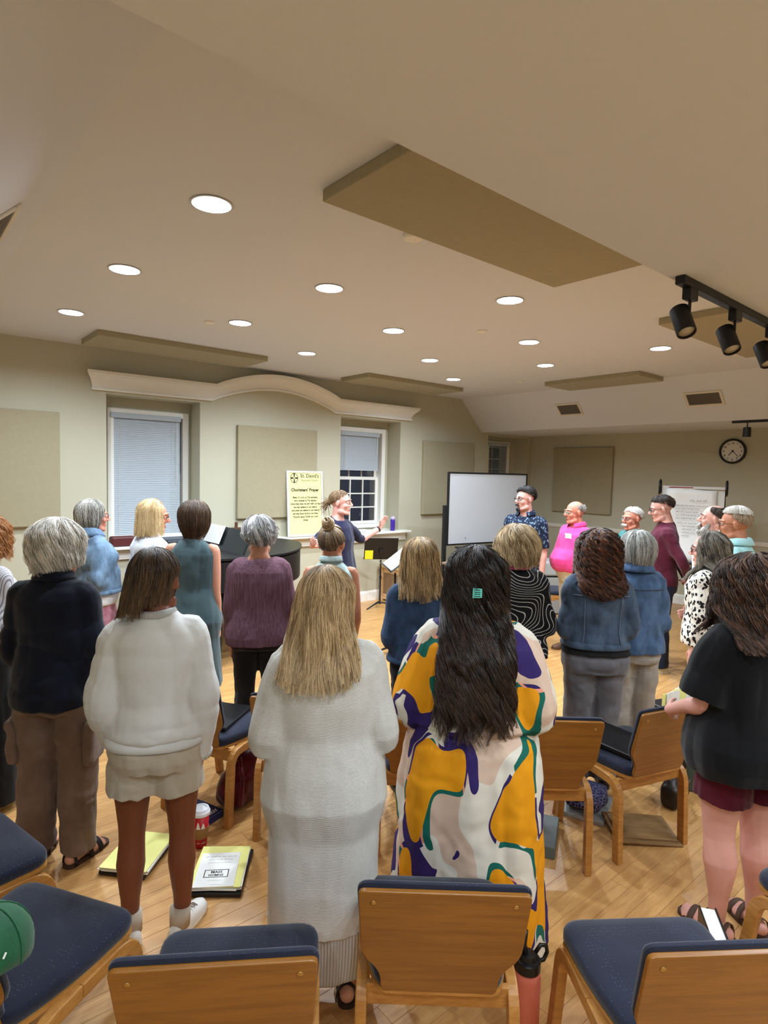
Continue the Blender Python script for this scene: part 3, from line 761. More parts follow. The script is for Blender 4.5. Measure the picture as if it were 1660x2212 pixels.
# wooden shelf unit with papers on top
cb = empty('shelf_unit', (6.35, 6.62, 0), 0, 'low pale wooden open shelf unit against the window wall', 'shelf')
cw, cd, chh = 1.25, .46, .50
for x in (-cw/2+.03, cw/2-.03):
    for y in (-cd/2+.03, cd/2-.03): MB().bbox((x, y, chh/2), (.06, .06, chh), .004, seg=1).build('post', M_lightwood, cb)
MB().bbox((0, 0, chh+.014), (cw+.04, cd+.04, .028), .004).build('top', M_lightwood, cb)
MB().bbox((0, 0, .09), (cw-.02, cd-.02, .025), .003).build('shelf', M_lightwood, cb)
for y in (-cd/2+.03, cd/2-.03):
    MB().bbox((0, y, chh-.04), (cw-.1, .03, .07), .003).build('rail', M_lightwood, cb); MB().bbox((0, y, .06), (cw-.1, .03, .07), .003).build('rail', M_lightwood, cb)
for x in (-cw/2+.03, cw/2-.03):
    MB().bbox((x, 0, chh-.04), (.03, cd-.1, .07), .003).build('rail', M_lightwood, cb); MB().bbox((x, 0, .06), (.03, cd-.1, .07), .003).build('rail', M_lightwood, cb)
    MB().box((x, 0, .28), (.008, cd-.1, .38)).build('side_panel', plain('shelf_inside', (138, 112, 84), .7), cb)
pp = MB()
for k in range(7): pp.box((.03*math.sin(k*2.1), .02*math.cos(k*1.3), .002+.004*k), (.26, .34, .0036), rz=.3*math.sin(k*2.3))
o = pp.build('paper_stack', M_white); o.location = (6.04, 6.57, .529); tag(o, 'untidy white papers on the pale wooden shelf unit', 'papers')
m = empty('mug', (5.80, 6.72, .529), 0, 'white mug standing on the pale wooden shelf unit', 'mug')
MB().lathe([(.001, 0), (.034, 0), (.04, .01), (.042, .095), (.038, .095), (.036, .012), (.001, .01)], 20).build('cup', paint('mug_cream', (226, 218, 196), .35), m, smooth=True)
MB().tube([(.04, 0, .08), (.065, 0, .075), (.07, 0, .045), (.04, 0, .025)], .006, 8).build('handle', paint('mug_cream', (226, 218, 196), .35), m, smooth=True)

# whiteboard on its rolling stand, cabinet below
wa, wb = Vector((5.98, 5.75, 0)), Vector((7.48, 5.55, 0)); wang = math.atan2(wb.y-wa.y, wb.x-wa.x)
wbd = empty('whiteboard', ((wa.x+wb.x)/2, (wa.y+wb.y)/2, 0), wang, 'large blank whiteboard in black frame standing in the far corner', 'whiteboard')
ww = (wb-wa).length; z0, z1 = .92, 1.94
MB().box((0, 0, (z0+z1)/2), (ww-.03, .016, z1-z0-.03)).build('board', plain('whiteboard_white', (176, 177, 179), .25, .5), wbd)
f = MB()
for c, d in (((-ww/2+.014, 0, (z0+z1)/2), (.028, .03, z1-z0)), ((ww/2-.014, 0, (z0+z1)/2), (.028, .03, z1-z0)), ((0, 0, z1-.012), (ww-.003, .028, .0235)), ((0, 0, z0+.012), (ww-.003, .028, .0235))): f.bbox(c, d, .003, seg=1)
f.build('frame', M_black, wbd)
MB().bbox((0, -.05, z0-.03), (ww*.8, .09, .02), .004).build('pen_tray', M_black, wbd)
for s in (-1, 1):
    MB().bbox((s*(ww/2+.035), .0, .79), (.05, .05, 1.38), .006).bbox((s*(ww/2+.02), 0, 1.42), (.06, .03, .05), .006).build('post', M_black, wbd)
    MB().tube([(s*(ww/2+.035), -.32, .06), (s*(ww/2+.035), -.2, .09), (s*(ww/2+.035), 0, .13), (s*(ww/2+.035), .2, .09), (s*(ww/2+.035), .32, .06)], .024, 8).build('foot', M_black, wbd)
    for yy in (-.3, .3): MB().lathe([(.001, -.012), (.03, -.012), (.03, .012), (.001, .012)], 14).xf(Matrix.Translation((s*(ww/2+.035), yy, .03)) @ Matrix.Rotation(R(90), 4, 'Y')).build('caster', M_blackp, wbd)
mk = MB(); strip(mk, [(-.42, 1.03), (-.425, 1.015), (-.41, 1.01), (-.415, .99)], .007, Matrix.Translation((0, -.009, 0)) @ Matrix(((1, 0, 0, 0), (0, 0, -1, 0), (0, 1, 0, 0), (0, 0, 0, 1))))
mk.build('pen_mark', M_ink, wbd, fixn=False)
lc = empty('low_cabinet', (6.18, 5.14, 0), wang, 'taupe low cabinet in front of the whiteboard', 'cabinet')
MB().bbox((0, 0, .38), (1.15, .45, .70), .008).build('body', paint('taupe_cabinet', (126, 108, 90), .6), lc)
MB().bbox((0, 0, .745), (1.2, .5, .03), .006).build('top', paint('taupe_top', (140, 120, 100), .5), lc)
for s in (-1, 1):
    MB().bbox((s*.285, -.232, .38), (.55, .02, .64), .004).build('door', paint('taupe_cabinet', (126, 108, 90), .6), lc)
# grey bin, flip chart
gb = empty('storage_bin', (7.22, 4.90, 0), R(-35), 'light grey lidded bin on floor between dark shirt man and pink shirt man', 'bin')
Mg = plain('bin_grey', (158, 158, 154), .5)
MB().bbox((0, 0, .27), (.42, .38, .52), .02).build('body', Mg, gb, smooth=False)
MB().bbox((0, 0, .64), (.46, .42, .2), .025).build('lid', plain('bin_lid', (172, 172, 168), .45), gb)
MB().box((0, 0, .535), (.43, .39, .012)).build('seam', M_black, gb)
fa = math.atan2(-1, 0)
fc = empty('flip_chart', (8.35, 3.5, 0), R(-75), 'white flip chart with handwriting behind the man in maroon', 'flip chart')
# local x runs along the sheet, local -y faces the room
MB().bbox((0, .02, 1.32), (.76, .012, 1.0), .004).build('backboard', plain('chart_board', (214, 212, 206), .6), fc)
q = MB(); P = []
for j in range(13):
    z = 1.78-.98*j/12; rowp = []
    for i in range(9):
        x = -.33+.62*i/8; y = -.012-.02*math.sin(j*.5+i*.6)*(.3+j/12)-.05*max(0, (j-8)/4)*.5
        if j < 3 and i < 4: y -= .03*math.sin(i*1.1)
        rowp.append((x, y, z+.01*math.sin(i*.7)))
    P.append(rowp)
q.rings(P, cap=False, closed=False)
sheet = q.build('top_sheet', M_white, fc, smooth=True, fixn=False); sheet.modifiers.new('s', 'SOLIDIFY').thickness = .002
MB().bbox((.06, -.012, 1.80), (.66, .02, .035), .006).build('clamp_bar', plain('chart_strip', (206, 204, 200), .5), fc)
MB().box((-.14, -.024, 1.803), (.3, .004, .014), rz=.02).build('red_marker_strip', plain('chart_red', (150, 60, 48), .6), fc)
for s in (-1, 1):
    MB().tube([(s*.40, .03, 1.72), (s*.40, .02, 1.87), (s*.40, -.01, 1.895), (s*.40, -.05, 1.87), (s*.40, -.05, 1.70)], .014, 8).build('hook', M_black, fc, smooth=True)
    MB().tube([(s*.37, .03, 1.8), (s*.42, .22, 0.0)], .014, 8).build('leg', M_black, fc)
MB().tube([(0, .04, 1.8), (0, -.45 if False else .55, 0)], .014, 8).build('leg', M_black, fc)
MB().bbox((0, -.04, .79), (.76, .11, .03), .006).build('pen_tray', M_black, fc)
hw = MB(); MF = Matrix.Translation((0, -.047, 0)) @ Matrix(((1, 0, 0, 0), (0, 0, -1, 0), (0, 1, 0, 0), (0, 0, 0, 1)))
scribble(hw, -.02, .18, 1.62, .03, .006, MF, 1)
for k, (a, b_) in enumerate(((-.2, .26), (-.2, .1), (-.18, .1), (-.18, .18), (-.18, .06), (-.16, .28), (-.1, .12), (-.1, .1), (-.1, .16), (-.1, 0))):
    scribble(hw, a, b_, 1.555-.043*k-(.02 if k > 4 else 0), .018, .0045, MF, k+5)
hw.build('handwriting', plain('marker_grey', (88, 86, 90), .8), fc, fixn=False)['kind'] = 'stuff'

# ------------------------------------------------------------------ things on chairs and on the floor
def folder(loc, rz, w_, d_, h_, label, mat, name='folder', extra=None, rx=0.0, cat='folder'):
    r = empty(name, loc, rz, label, cat); r.rotation_euler = (rx, 0, rz)
    MB().bbox((0, 0, h_/2), (w_, d_, h_), min(.004, h_*.3), seg=1).build('cover', mat, r)
    if extra: extra(r, h_)
    return r
p = chair_pt(6, (.0, .0, .49)); fo = folder(tuple(p), R(25-90+12), .25, .33, .022, 'black folder lying on the blue seat above dark red bag', M_blackp, extra=lambda r, h: MB().box((.06, -.166, .011), (.07, .003, .012)).build('label_strip', M_white, r))
p = chair_pt(10, (-.06, .03, .50)); folder(tuple(p), R(73-90+20), .26, .34, .024, 'black folder resting on the blue seat of the turned chair', M_blackp, rx=R(4))
def ysheets(r, h):
    s = MB()
    for k in range(5): s.box((.006*math.sin(k*2), .006*math.cos(k*1.7), h+.002+.003*k), (.225, .29, .0028), rz=.05*math.sin(k*1.9))
    s.build('white_sheets', M_white, r)
    MB().box((0, 0, h+.0185), (.23, .295, .003), rz=.02).build('yellow_cover', M_yellow, r)
folder((.93, 2.90, .001), R(-48), .23, .30, .018, 'yellow topped folder on floor behind the tanned legs', M_blackp, extra=ysheets)
def ybook(r, h):
    ysheets(r, h)
    o = MB().box((-.008, -.03, h+.022), (.18, .24, .004), rz=.06).build('booklet', M_white, r)
    T = Matrix.Translation((-.008, -.03, h+.0243)) @ Matrix.Rotation(.06, 4, 'Z')
    t = MB(); scribble(t, -.07, .075, .088, .008, .0018, T, 3); scribble(t, -.05, .06, .068, .006, .0014, T, 4); scribble(t, -.05, .06, .045, .003, .001, T, 9)
    for x0, x1, y0, y1 in ((-.055, .055, -.008, -.004), (-.055, .055, -.058, -.054), (-.055, -.051, -.058, -.004), (.051, .055, -.058, -.004)): t.add([tuple(T @ Vector(q)) for q in ((x0, y0, 0), (x1, y0, 0), (x1, y1, 0), (x0, y1, 0))], [(0, 1, 2, 3)])
    text_mb(t, 'MASS', .022, 0, -.028, T, .0006); text_mb(t, 'HYMNS', .02, 0, -.049, T, .0006)
    scribble(t, -.03, .03, -.08, .004, .001, T, 6); scribble(t, -.02, .04, -.108, .003, .001, T, 8)
    t.build('cover_print', M_ink, r, fixn=False)['kind'] = 'stuff'
folder((1.19, 2.54, .001), R(-38), .25, .32, .022, 'yellow folder under white printed booklet on floor beside red cup', M_blackp, extra=ybook)
# red paper cup with sleeve and white lid
cp = empty('coffee_cup', (1.205, 2.805, 0), 0, 'red paper coffee cup with white lid on the floor', 'cup')
MB().lathe([(.001, 0), (.029, 0), (.0302, .005), (.0425, .175)], 32).build('cup', plain('cup_red', (176, 22, 34), .4), cp, smooth=True)
auto(MB().lathe([(.0338, .05), (.035, .05), (.0405, .105), (.0392, .105)], 32).build('sleeve', plain('cup_sleeve', (150, 112, 66), .8), cp))
auto(MB().lathe([(.0425, .168), (.0465, .17), (.0465, .184), (.042, .19), (.039, .2), (.032, .2), (.031, .194), (.001, .194)], 32).build('lid', plain('cup_lid', (226, 230, 236), .4), cp))
def on_cone(z, r, a): return (r*math.cos(a), r*math.sin(a), z)
wv = MB(); aa = R(-112)
for k, (z0, z1) in enumerate(((.105, .135), (.108, .128))):
    a = aa-.35+k*.62; rr_ = .0395; wv.add([on_cone(.106, .0392, a-.28), on_cone(.106, .0392, a+.28), on_cone(z1, .0408, a+.12), on_cone(z1+.012, .0412, a-.02)], [(0, 1, 2, 3)])
scr = MB(); scribble(scr, -.018, .02, 0, .009, .003, Matrix.Identity(4), 31)
V = []; F = []
for v in scr.v[0:]:
    pass
lo = MB(); off = 0
allv = np.vstack(scr.v); lo.add([on_cone(.03+y_*1.0, .0324+.0728*(y_)+.0003, aa+x_/.0324) for x_, y_, _ in allv], scr.f)
wv.build('white_motif', M_white, cp, fixn=False); lo.build('white_script', M_white, cp, fixn=False)
# dark red quilted bag
def lumpy(name, parts, vox, lay, m, parent, smooth=4):
    me = fuse(parts, name, vox, smooth); folds(me, lay); return link(name, me, m, parent)
bg_ = empty('tote_bag', (1.56, 3.07, 0), R(25), 'dark red quilted bag under the chair holding a black folder', 'bag')
t = MB(); t.ball((0, 0, .11), (.16, .10, .11), 20, 12); t.ball((.02, 0, .18), (.13, .08, .11), 20, 12); t.bbox((0, 0, .06), (.27, .17, .11), .04)
M_bag = cloth('bag_dark_red', (104, 16, 38), (58, 6, 18), .4, 60, 10, .6, .3)
lumpy('body', t, .012, [(.012, 9, 9, 9, 1), (.005, 25, 25, 25, 2)], M_bag, bg_)
MB().tube([(-.1, .0, .25), (-.09, -.06, .3), (-.14, -.12, .2), (-.17, -.13, .08)], .012, 8).build('strap', M_bag, bg_, smooth=True)
# navy book with white letters
nb = empty('book', (1.29, 3.06, 0), R(20), 'dark blue book with white letters behind the red cup', 'book')
MB().bbox((0, 0, .02), (.17, .24, .04), .003, seg=1).build('cover', plain('book_navy', (34, 38, 84), .5), nb)
t = MB(); TT = Matrix.Translation((0, 0, .0406)); text_mb(t, 'in your', .03, 0, -.055, TT, .001); text_mb(t, 'LITURGY', .032, 0, -.1, TT, .0012); t.build('lettering', M_white, nb, fixn=False)['kind'] = 'stuff'
# coral bottle with black lid
cbt = empty('water_bottle', (1.635, 1.135, 0), R(-20), 'coral pink bottle with black spout lid beside the bottom centre chair', 'bottle')
MB().lathe([(.001, 0), (.043, 0), (.046, .006), (.046, .225), (.043, .245), (.035, .255)], 32).build('body', paint('coral_bottle', (206, 112, 92), .5, .03, 60), cbt, smooth=True)
l = MB(); l.lathe([(.036, .25), (.044, .252), (.044, .282), (.041, .286), (.030, .287), (.026, .302), (.012, .306), (.001, .306)], 28)
auto(l.build('lid', M_blackp, cbt), 30)
MB().tube([(.03, 0, .295), (.05, 0, .318), (.073, 0, .31), (.078, 0, .285), (.065, 0, .262), (.042, 0, .262)], .007, 8).build('carry_loop', M_blackp, cbt, smooth=True)
MB().tube([(-.01, 0, .305), (-.016, 0, .34), (-.008, 0, .385)], [.011, .009, .006], 10).build('spout', M_blackp, cbt, smooth=True)
# black binder standing on the floor by the sandal
bb = empty('binder', (2.28, .785, 0), R(35), 'black binder with white page block standing on floor near the right sandal', 'binder')
MB().bbox((0, -.028, .14), (.26, .006, .28), .002, seg=1).build('cover', M_blackp, bb); MB().bbox((0, .028, .14), (.26, .006, .28), .002, seg=1).build('cover', M_blackp, bb)
MB().box((0, 0, .138), (.25, .048, .27)).build('page_block', M_white, bb)
# green cap on the chair back
gc = empty('baseball_cap', tuple(chair_pt(2, (.21, -.29, .80))), R(32-90), 'green baseball cap hanging on the chair back at lower left', 'cap')
M_cap = cloth('cap_green', (34, 98, 60), (18, 62, 40), .6, 200, 6, .6, .2)
cpv = []; NS = 24
for i in range(9):
    t = PI/2*i/8
    cpv.append([(.098*math.cos(t)*math.cos(2*PI*j/NS), .115*math.cos(t)*math.sin(2*PI*j/NS), .105*math.sin(t)+.002*math.cos(6*2*PI*j/NS)*math.cos(t)) for j in range(NS)])
TC = Matrix.Translation((0, 0, -.075)) @ Matrix.Rotation(R(-14), 4, 'X') @ Matrix.Scale(1.1, 4)
o = MB().rings(cpv, cap=False).xf(TC).build('crown', M_cap, gc, smooth=True); o.modifiers.new('s', 'SOLIDIFY').thickness = .003
bp_ = []
for i in range(5):
    s = i/4; bp_.append([((.085-.012*s)*math.cos(a)*1.0, -.06-(.055+.085*s)*math.sin(a)+.04*0, .004-.05*s*s*abs(math.sin(a))-.01*s) for a in np.linspace(.12, PI-.12, 13)])
o = MB().rings(bp_, cap=False, closed=False).xf(TC).build('brim', M_cap, gc, smooth=True, fixn=False); o.modifiers.new('s', 'SOLIDIFY').thickness = .004
for k in range(6):
    a = k*PI/3+.2; MB().tube([(.0995*math.cos(t)*math.cos(a), .1165*math.cos(t)*math.sin(a), .1065*math.sin(t)) for t in np.linspace(0, PI/2-.05, 9)], .0016, 5).xf(TC).build('seam', plain('cap_seam', (28, 88, 54), .7), gc)
MB().ball((0, 0, .107), (.008, .008, .004)).xf(TC).build('button', M_cap, gc)
MB().tube([(.0985, -.03, .035), (.098, -.025, .045)], .002, 6).xf(TC).build('white_tag', M_white, gc)
# document box with papers, and clutter below the turned chair
db = empty('document_box', (4.14, 1.735, 0), R(-18), 'black document box full of white papers behind the turned chair', 'box')
MB().bbox((0, 0, .19), (.34, .26, .38), .006).build('box', M_blackp, db)
for k in range(6): MB().box((-.02+.03*k-.05, .0, .40+.006*k), (.2, .004, .14), rz=.1*math.sin(k), M=None).build('sheet', M_white if k % 3 else M_yellow, db)
MB().bbox((.12, -.02, .50), (.05, .05, .24), .006).build('white_carton', M_white, db)
o = MB().bbox((0, 0, .03), (.30, .24, .06), .004).build('book', plain('book_grey', (92, 100, 96), .5)); o.location = (2.60, 1.80, 0); o.rotation_euler = (0, 0, R(30)); tag(o, 'grey green book on floor under the chair beside the coloured dress', 'book')
o = MB().bbox((0, 0, .012), (.31, .25, .024), .003).build('binder', plain('binder_pale', (150, 152, 150), .5)); o.location = (3.09, 1.79, 0); o.rotation_euler = (0, 0, R(20)); tag(o, 'pale grey binder on floor under dark blue patterned pouch', 'binder')
t = MB().ball((0, 0, .05), (.16, .12, .05), 18, 10).bbox((0, 0, .05), (.28, .2, .07), .03)
pch = empty('pouch', (3.09, 1.79, .025), R(20), 'dark blue patterned pouch lying under the turned chair', 'pouch')
Mp = NT('pouch_pattern', .7); vo = Mp.n('ShaderNodeTexVoronoi', {'Vector': Mp.coord(), 'Scale': 48.0}, feature='DISTANCE_TO_EDGE'); Mp.col(Mp.mix(Mp.ramp(vo, .02, .1), srgb(130, 130, 170), srgb(32, 32, 76)))
lumpy('body', t, .012, [(.006, 12, 12, 12, 3)], Mp.m, pch)
o = MB().bbox((0, 0, .008), (.34, .25, .012), .003).bbox((0, 0, .018), (.30, .2, .01), .002).build('clipboard', wood('clipboard_wood', (112, 84, 50), (140, 108, 66), .5)); o.location = (3.10, 1.47, .002); o.rotation_euler = (R(4), R(3), R(-40)); o.location.z = .014; tag(o, 'brown clipboard with papers on the floor under the turned chair', 'clipboard')
t = MB().bbox((0, 0, .07), (.26, .11, .14), .03).ball((0, 0, .13), (.11, .05, .05), 14, 9)
hb = empty('handbag', (3.56, 1.50, 0), R(10), 'dark leather handbag on the floor beyond the turned chair', 'handbag')
lumpy('body', t, .012, [(.008, 14, 14, 14, 4)], plain('leather_dark', (34, 26, 24), .4), hb)
MB().tube([(-.09, -.05, .1), (-.06, -.08, .16), (.03, -.09, .17), (.09, -.06, .1)], .008, 8).build('strap', plain('leather_dark', (34, 26, 24), .4), hb, smooth=True)
gbx = empty('gift_bag', (3.84, 1.50, 0), R(20), 'dark green bag with white paper on floor by the right chair leg', 'bag')
MB().bbox((0, 0, .11), (.16, .09, .22), .01).build('body', plain('bag_green', (74, 88, 76), .5), gbx)
MB().box((.0, .0, .225), (.12, .05, .03), rz=.2).build('tissue_paper', M_white, gbx)
# ------------------------------------------------------------------ people
def cr(pts, n=5):
    """smooth curve through points"""
    p = [np.array(q, float) for q in pts]; p = [2*p[0]-p[1]]+p+[2*p[-1]-p[-2]]; out = []
    for i in range(1, len(p)-2):
        for k in range(n):
            t = k/n; a, b, c, d = p[i-1:i+3]
            out.append(.5*((2*b)+(-a+c)*t+(2*a-5*b+4*c-d)*t*t+(-a+3*b-3*c+d)*t**3))
    out.append(p[-2]); return np.array(out)
FEM = [(.44, .150, .105, -.012), (.48, .172, .122, -.015), (.52, .175, .125, -.012), (.57, .160, .112, 0), (.62, .140, .098, .004), (.68, .146, .104, .006), (.73, .156, .118, .012), (.77, .158, .102, .0), (.795, .140, .084, -.010), (.815, .108, .070, -.015), (.835, .076, .060, -.018), (.86, .052, .052, -.014)]
MAL = [(.44, .150, .105, -.010), (.48, .168, .118, -.012), (.52, .166, .118, -.008), (.57, .158, .110, 0), (.62, .152, .106, .004), (.68, .162, .112, .004), (.73, .176, .120, .006), (.77, .180, .108, .0), (.795, .160, .090, -.008), (.815, .124, .076, -.012), (.838, .084, .064, -.016), (.865, .058, .058, -.012)]
class Strands:
    """fine hairs as a curves object"""
    def __init__(s): s.p, s.r, s.t, s.n = [], [], [], []
    def clump(s, rg, P, rad, tan, u, tn, w, ch, tipc=.55):
        prof = np.interp(u, [0, .15, .7, 1], [.6, 1, .9, tipc])
        for c in range(ch):
            a, b = rg.normal()*w, rg.normal()*w*.35
            f1, p1 = rg.uniform(1, 3), rg.uniform(0, 6.28)
            q = P+tan*((a*prof)+w*.18*np.sin(f1*u*6.28+p1))[:, None]+rad*((b*prof)+w*.12*np.cos(f1*u*6.28+p1))[:, None]
            k = len(q) if c % 3 else max(3, len(q)-int(rg.integers(0, 3)))
            s.p.append(q[:k]); s.r.append(np.interp(u[:k], [0, .7, 1], [1, .9, .35])); s.t.append(np.clip(tn[:k]+rg.uniform(-.14, .14), 0, 1)); s.n.append(k)
    def build(s, name, m, parent, rad=.0009):
        if not s.n: return None
        hc = bpy.data.hair_curves.new(name); hc.add_curves([int(k) for k in s.n])
        hc.points.foreach_set('position', np.concatenate(s.p).astype('f').ravel())
        at = hc.attributes.get('radius') or hc.attributes.new('radius', 'FLOAT', 'POINT'); at.data.foreach_set('value', (np.concatenate(s.r)*rad).astype('f'))
        at = hc.attributes.new('tone', 'FLOAT', 'POINT'); at.data.foreach_set('value', np.concatenate(s.t).astype('f'))
        hc.materials.append(m); o = bpy.data.objects.new(name, hc); C.objects.link(o); o.parent = parent
        o['kind'] = 'stuff'; return o
class Person:
    def __init__(s, x, y, face, H, label, male=False, g=1.0, head=(0, 0, 0), arms=('down', 'down'), vox=.010, sknm='skin_fair', skc=(214, 158, 130), belly=0.0, hipw=1.0, stance=.09, feet=(8, 8), lean=0.0, hs=1.05, shw=.95):
        s.H, s.male, s.g, s.vox = H, male, g, vox
        s.r = empty('person', (x, y, 0), R(face-90), label, 'person')
        k = H/1.68
        base = MAL if male else FEM
        s.base = [(z*H, a*k*(1+(g-1)*(1.0 if z < .79 else .5))*(hipw if z < .56 else 1)*(shw if z > .7 else 1), b*k*(1+(g-1)*1.25 if z < .79 else 1+(g-1)*.5), c*k+(belly*math.exp(-((z-.60)/.07)**2)*.5)) for z, a, b, c in base]
        s.base = [(z, a, b+belly*math.exp(-((z/H-.60)/.07)**2)*.5, c) for z, a, b, c in s.base]
        s.k = k
        sw = (.108 if male else .096)*H*shw*(1+(g-1)*.45); s.sw = sw
        s.sh = {}; s.el = {}; s.wr = {}; s.hd = {}
        ua, fa = .174*H, .150*H
        for side, pose in zip((-1, 1), arms):    # -1 is the person's left, +1 the right (x axis)
            S = np.array((side*sw, -.01, .788*H))
            gx = (g-1)*.16*k+(.012 if g > 1.05 else 0)
            P = {'down': ((.045+gx, -.03, -.995), (.02, .18, -.98), (.0, .25, -1)),
                 'back': ((.05+gx, -.22, -.97), (-.05, -.05, -1), (-.1, .05, -1)),
                 'clasp': ((.12+gx, -.10, -.97), (-.62, .72, -.12), (-.9, .3, -.05)),
                 'low': ((.13+gx, -.02, -.98), (-.62, .55, -.58), (-.85, .25, -.35)),
                 'book': ((.10+gx, -.04, -.98), (-.32, .93, .12), (-.3, .9, .1)),
                 'behind': ((.16, -.44, -.90), (-.66, -.34, -.66), (-.8, -.05, -.6)),
                 'pocket': ((.16+gx, -.12, -.97), (-.18, .42, -.88), (-.2, .45, -.9)),
                 'wide': ((.80, .10, -.56), (.80, .42, .40), (.25, .35, .9)),
                 'wide2': ((.90, .12, -.42), (.86, .40, -.02), (.6, .5, .4)),
                 }[pose] if isinstance(pose, str) else pose
            d1, d2, d3 = [np.array((side*q[0], q[1], q[2])) for q in P]
            d1, d2, d3 = [q/np.linalg.norm(q) for q in (d1, d2, d3)]
            E = S+d1*ua; W = E+d2*fa
            s.sh[side], s.el[side], s.wr[side], s.hd[side] = S, E, W, d3
        s.pose = dict(zip((-1, 1), arms))
        # head
        s.hp = np.array((0, .012*k, H-.222*hs-.012))
        e = Euler((R(head[1]), R(head[2]), R(head[0])), 'XYZ'); s.HM = Matrix.Translation(s.hp) @ (Euler((0, 0, R(head[0]))).to_matrix() @ Euler((R(head[1]), R(head[2]), 0)).to_matrix()).to_4x4() @ Matrix.Scale(hs, 4)
        s.M_skin = skin(sknm, skc); s.feetrot = feet; s.stance = stance*k
        s.lean = lean; s.skc = skc
    # ---- cross-section of torso at height z
    def prof(s, z):
        zs = [q[0] for q in s.base]
        return tuple(float(np.interp(z, zs, [q[i] for q in s.base])) for i in (1, 2, 3))
    def ring(s, z, ea, eb=None, n=28, a=None, b=None, c=None, sq=2.25):
        A, B, Cc = s.prof(z); eb = ea if eb is None else eb
        A = (A+ea) if a is None else a; B = (B+eb) if b is None else b; Cc = Cc if c is None else c
        t = np.arange(n)*2*PI/n; ct, st = np.cos(t), np.sin(t)
        return np.column_stack([A*np.sign(ct)*np.abs(ct)**(2/sq), Cc+B*np.sign(st)*np.abs(st)**(2/sq), np.full(n, z)])
    def hand(s, mb, side, curl=.55, thumbup=False):
        W, d = s.wr[side], s.hd[side]; k = s.k*(1.08 if s.male else .98)
        # palm normal: palms face the body midline
        nrm = np.array((-side*1.0, 0, 0)) if not thumbup else np.array((0, 0, -1.0))*0+np.array((-.2*side, 1.0, 0))
        nrm = nrm-d*np.dot(nrm, d)
        if np.linalg.norm(nrm) < .2: nrm = np.array((0, 1.0, 0))-d*d[1]
        nrm /= np.linalg.norm(nrm); lat = np.cross(d, nrm)            # lat: across the knuckles
        if lat[1] < 0 and not thumbup: lat = -lat                       # thumb side forward
        if thumbup and lat[2] < 0: lat = -lat
        K = W+d*.088*k
        P = []
        for t, w, th in ((-.02, .024, .019), (.02, .032, .017), (.06, .041, .015), (.085, .041, .013), (.096, .036, .010)):
            a = np.arange(12)*2*PI/12
            P.append(W+d*t*k+np.outer(np.cos(a)*w*k, lat)+np.outer(np.sin(a)*th*k, nrm))
        mb.rings(np.array(P))
        for i, (o, L, r) in enumerate(((.030, .066, .0088), (.010, .074, .0092), (-.010, .069, .0088), (-.029, .053, .0078))):
            p = K+lat*o*k-d*.006; dd = d+lat*o*1.2; dd /= np.linalg.norm(dd); pts = [p-d*.02]; rr = [r*1.05*k]
            c = curl*(.75+.1*i)
            for j, seg in enumerate((.45, .32, .25)):
                pts.append(p); rr.append(r*k*(1-.08*j)); ang = c*(.5+.5*j)
                q = dd*math.cos(ang)+nrm*math.sin(ang); p = p+q*L*seg*k
            pts.append(p); rr.append(r*.78*k)
            mb.tube(pts, rr, 8, round_ends=True)
        p0 = W+d*.022*k+lat*.022*k+nrm*.004; dt = d*.62+lat*.62+nrm*.42; dt /= np.linalg.norm(dt); p1 = p0+dt*.038*k; dt2 = d*.9+lat*(.22 if not thumbup else .9)+nrm*.3; dt2 /= np.linalg.norm(dt2)
        mb.tube([p0, p1, p1+dt2*.03*k, p1+dt2*.052*k+nrm*.004], [.0145*k, .0115*k, .0105*k, .0082*k], 8, round_ends=True)
    def headshape(s, mb, nose=1.0, chin=1.0, earsize=1.0):
        h = MB()
        h.ball((0, -.008, .128), (.0735, .094, .084), 20, 14)
        h.ball((0, .026, .065), (.058, .062, .078), 18, 12)
        h.ball((0, .068, .0), (.026, .023, .020*chin), 12, 8); h.tube([(-.052, .012, .026), (-.036, .05, .006), (0, .072, .002), (.036, .05, .006), (.052, .012, .026)], [.016, .018, .02, .018, .016], 10, round_ends=True)
        for q in (-1, 1):
            h.ball((q*.046, .016, .018), (.019, .034, .026), 12, 8)
            h.ball((q*.036, .060, .072), (.026, .025, .024), 12, 8)
            h.ball((q*.0755, -.012, .092), (.009, .019*earsize, .032*earsize), 10, 8, M=Euler((R(-12), 0, R(-q*24))).to_matrix().to_4x4())
            h.ball((q*.011, .101, .071), (.010*nose, .012, .008), 10, 7)
        h.tube([(-.046, .068, .122), (-.018, .086, .125), (.018, .086, .125), (.046, .068, .122)], [.009, .010, .010, .009], 8, round_ends=True)
        h.tube([(0, .084, .125), (0, .096, .103), (0, .1085+.004*nose, .079)], [.009, .0095, .0118*nose], 10, round_ends=True)
        h.tube([(-.021, .077, .037), (0, .0845, .040), (.021, .077, .037)], [.006, .0085, .006], 8, round_ends=True)
        h.tube([(-.018, .077, .025), (0, .0825, .024), (.018, .077, .025)], [.006, .009, .006], 8, round_ends=True)
        h.xf(s.HM)
        mb.v += h.v; mb.f += [tuple(i+mb.n for i in f) for f in h.f]; mb.mi += h.mi; mb.tone += h.tone; mb.n += h.n
        hb = s.HM @ Vector((0, -.022, .05)); nb = np.array((0, -.018*s.k, .815*s.H))
        mb.tube([nb, nb*.5+np.array(hb)*.5+(0, -.004, 0), np.array(hb)], [.062*s.k*(1.1 if s.male else 1), .053*s.k*(1.12 if s.male else 1), .052], 14, round_ends=True)
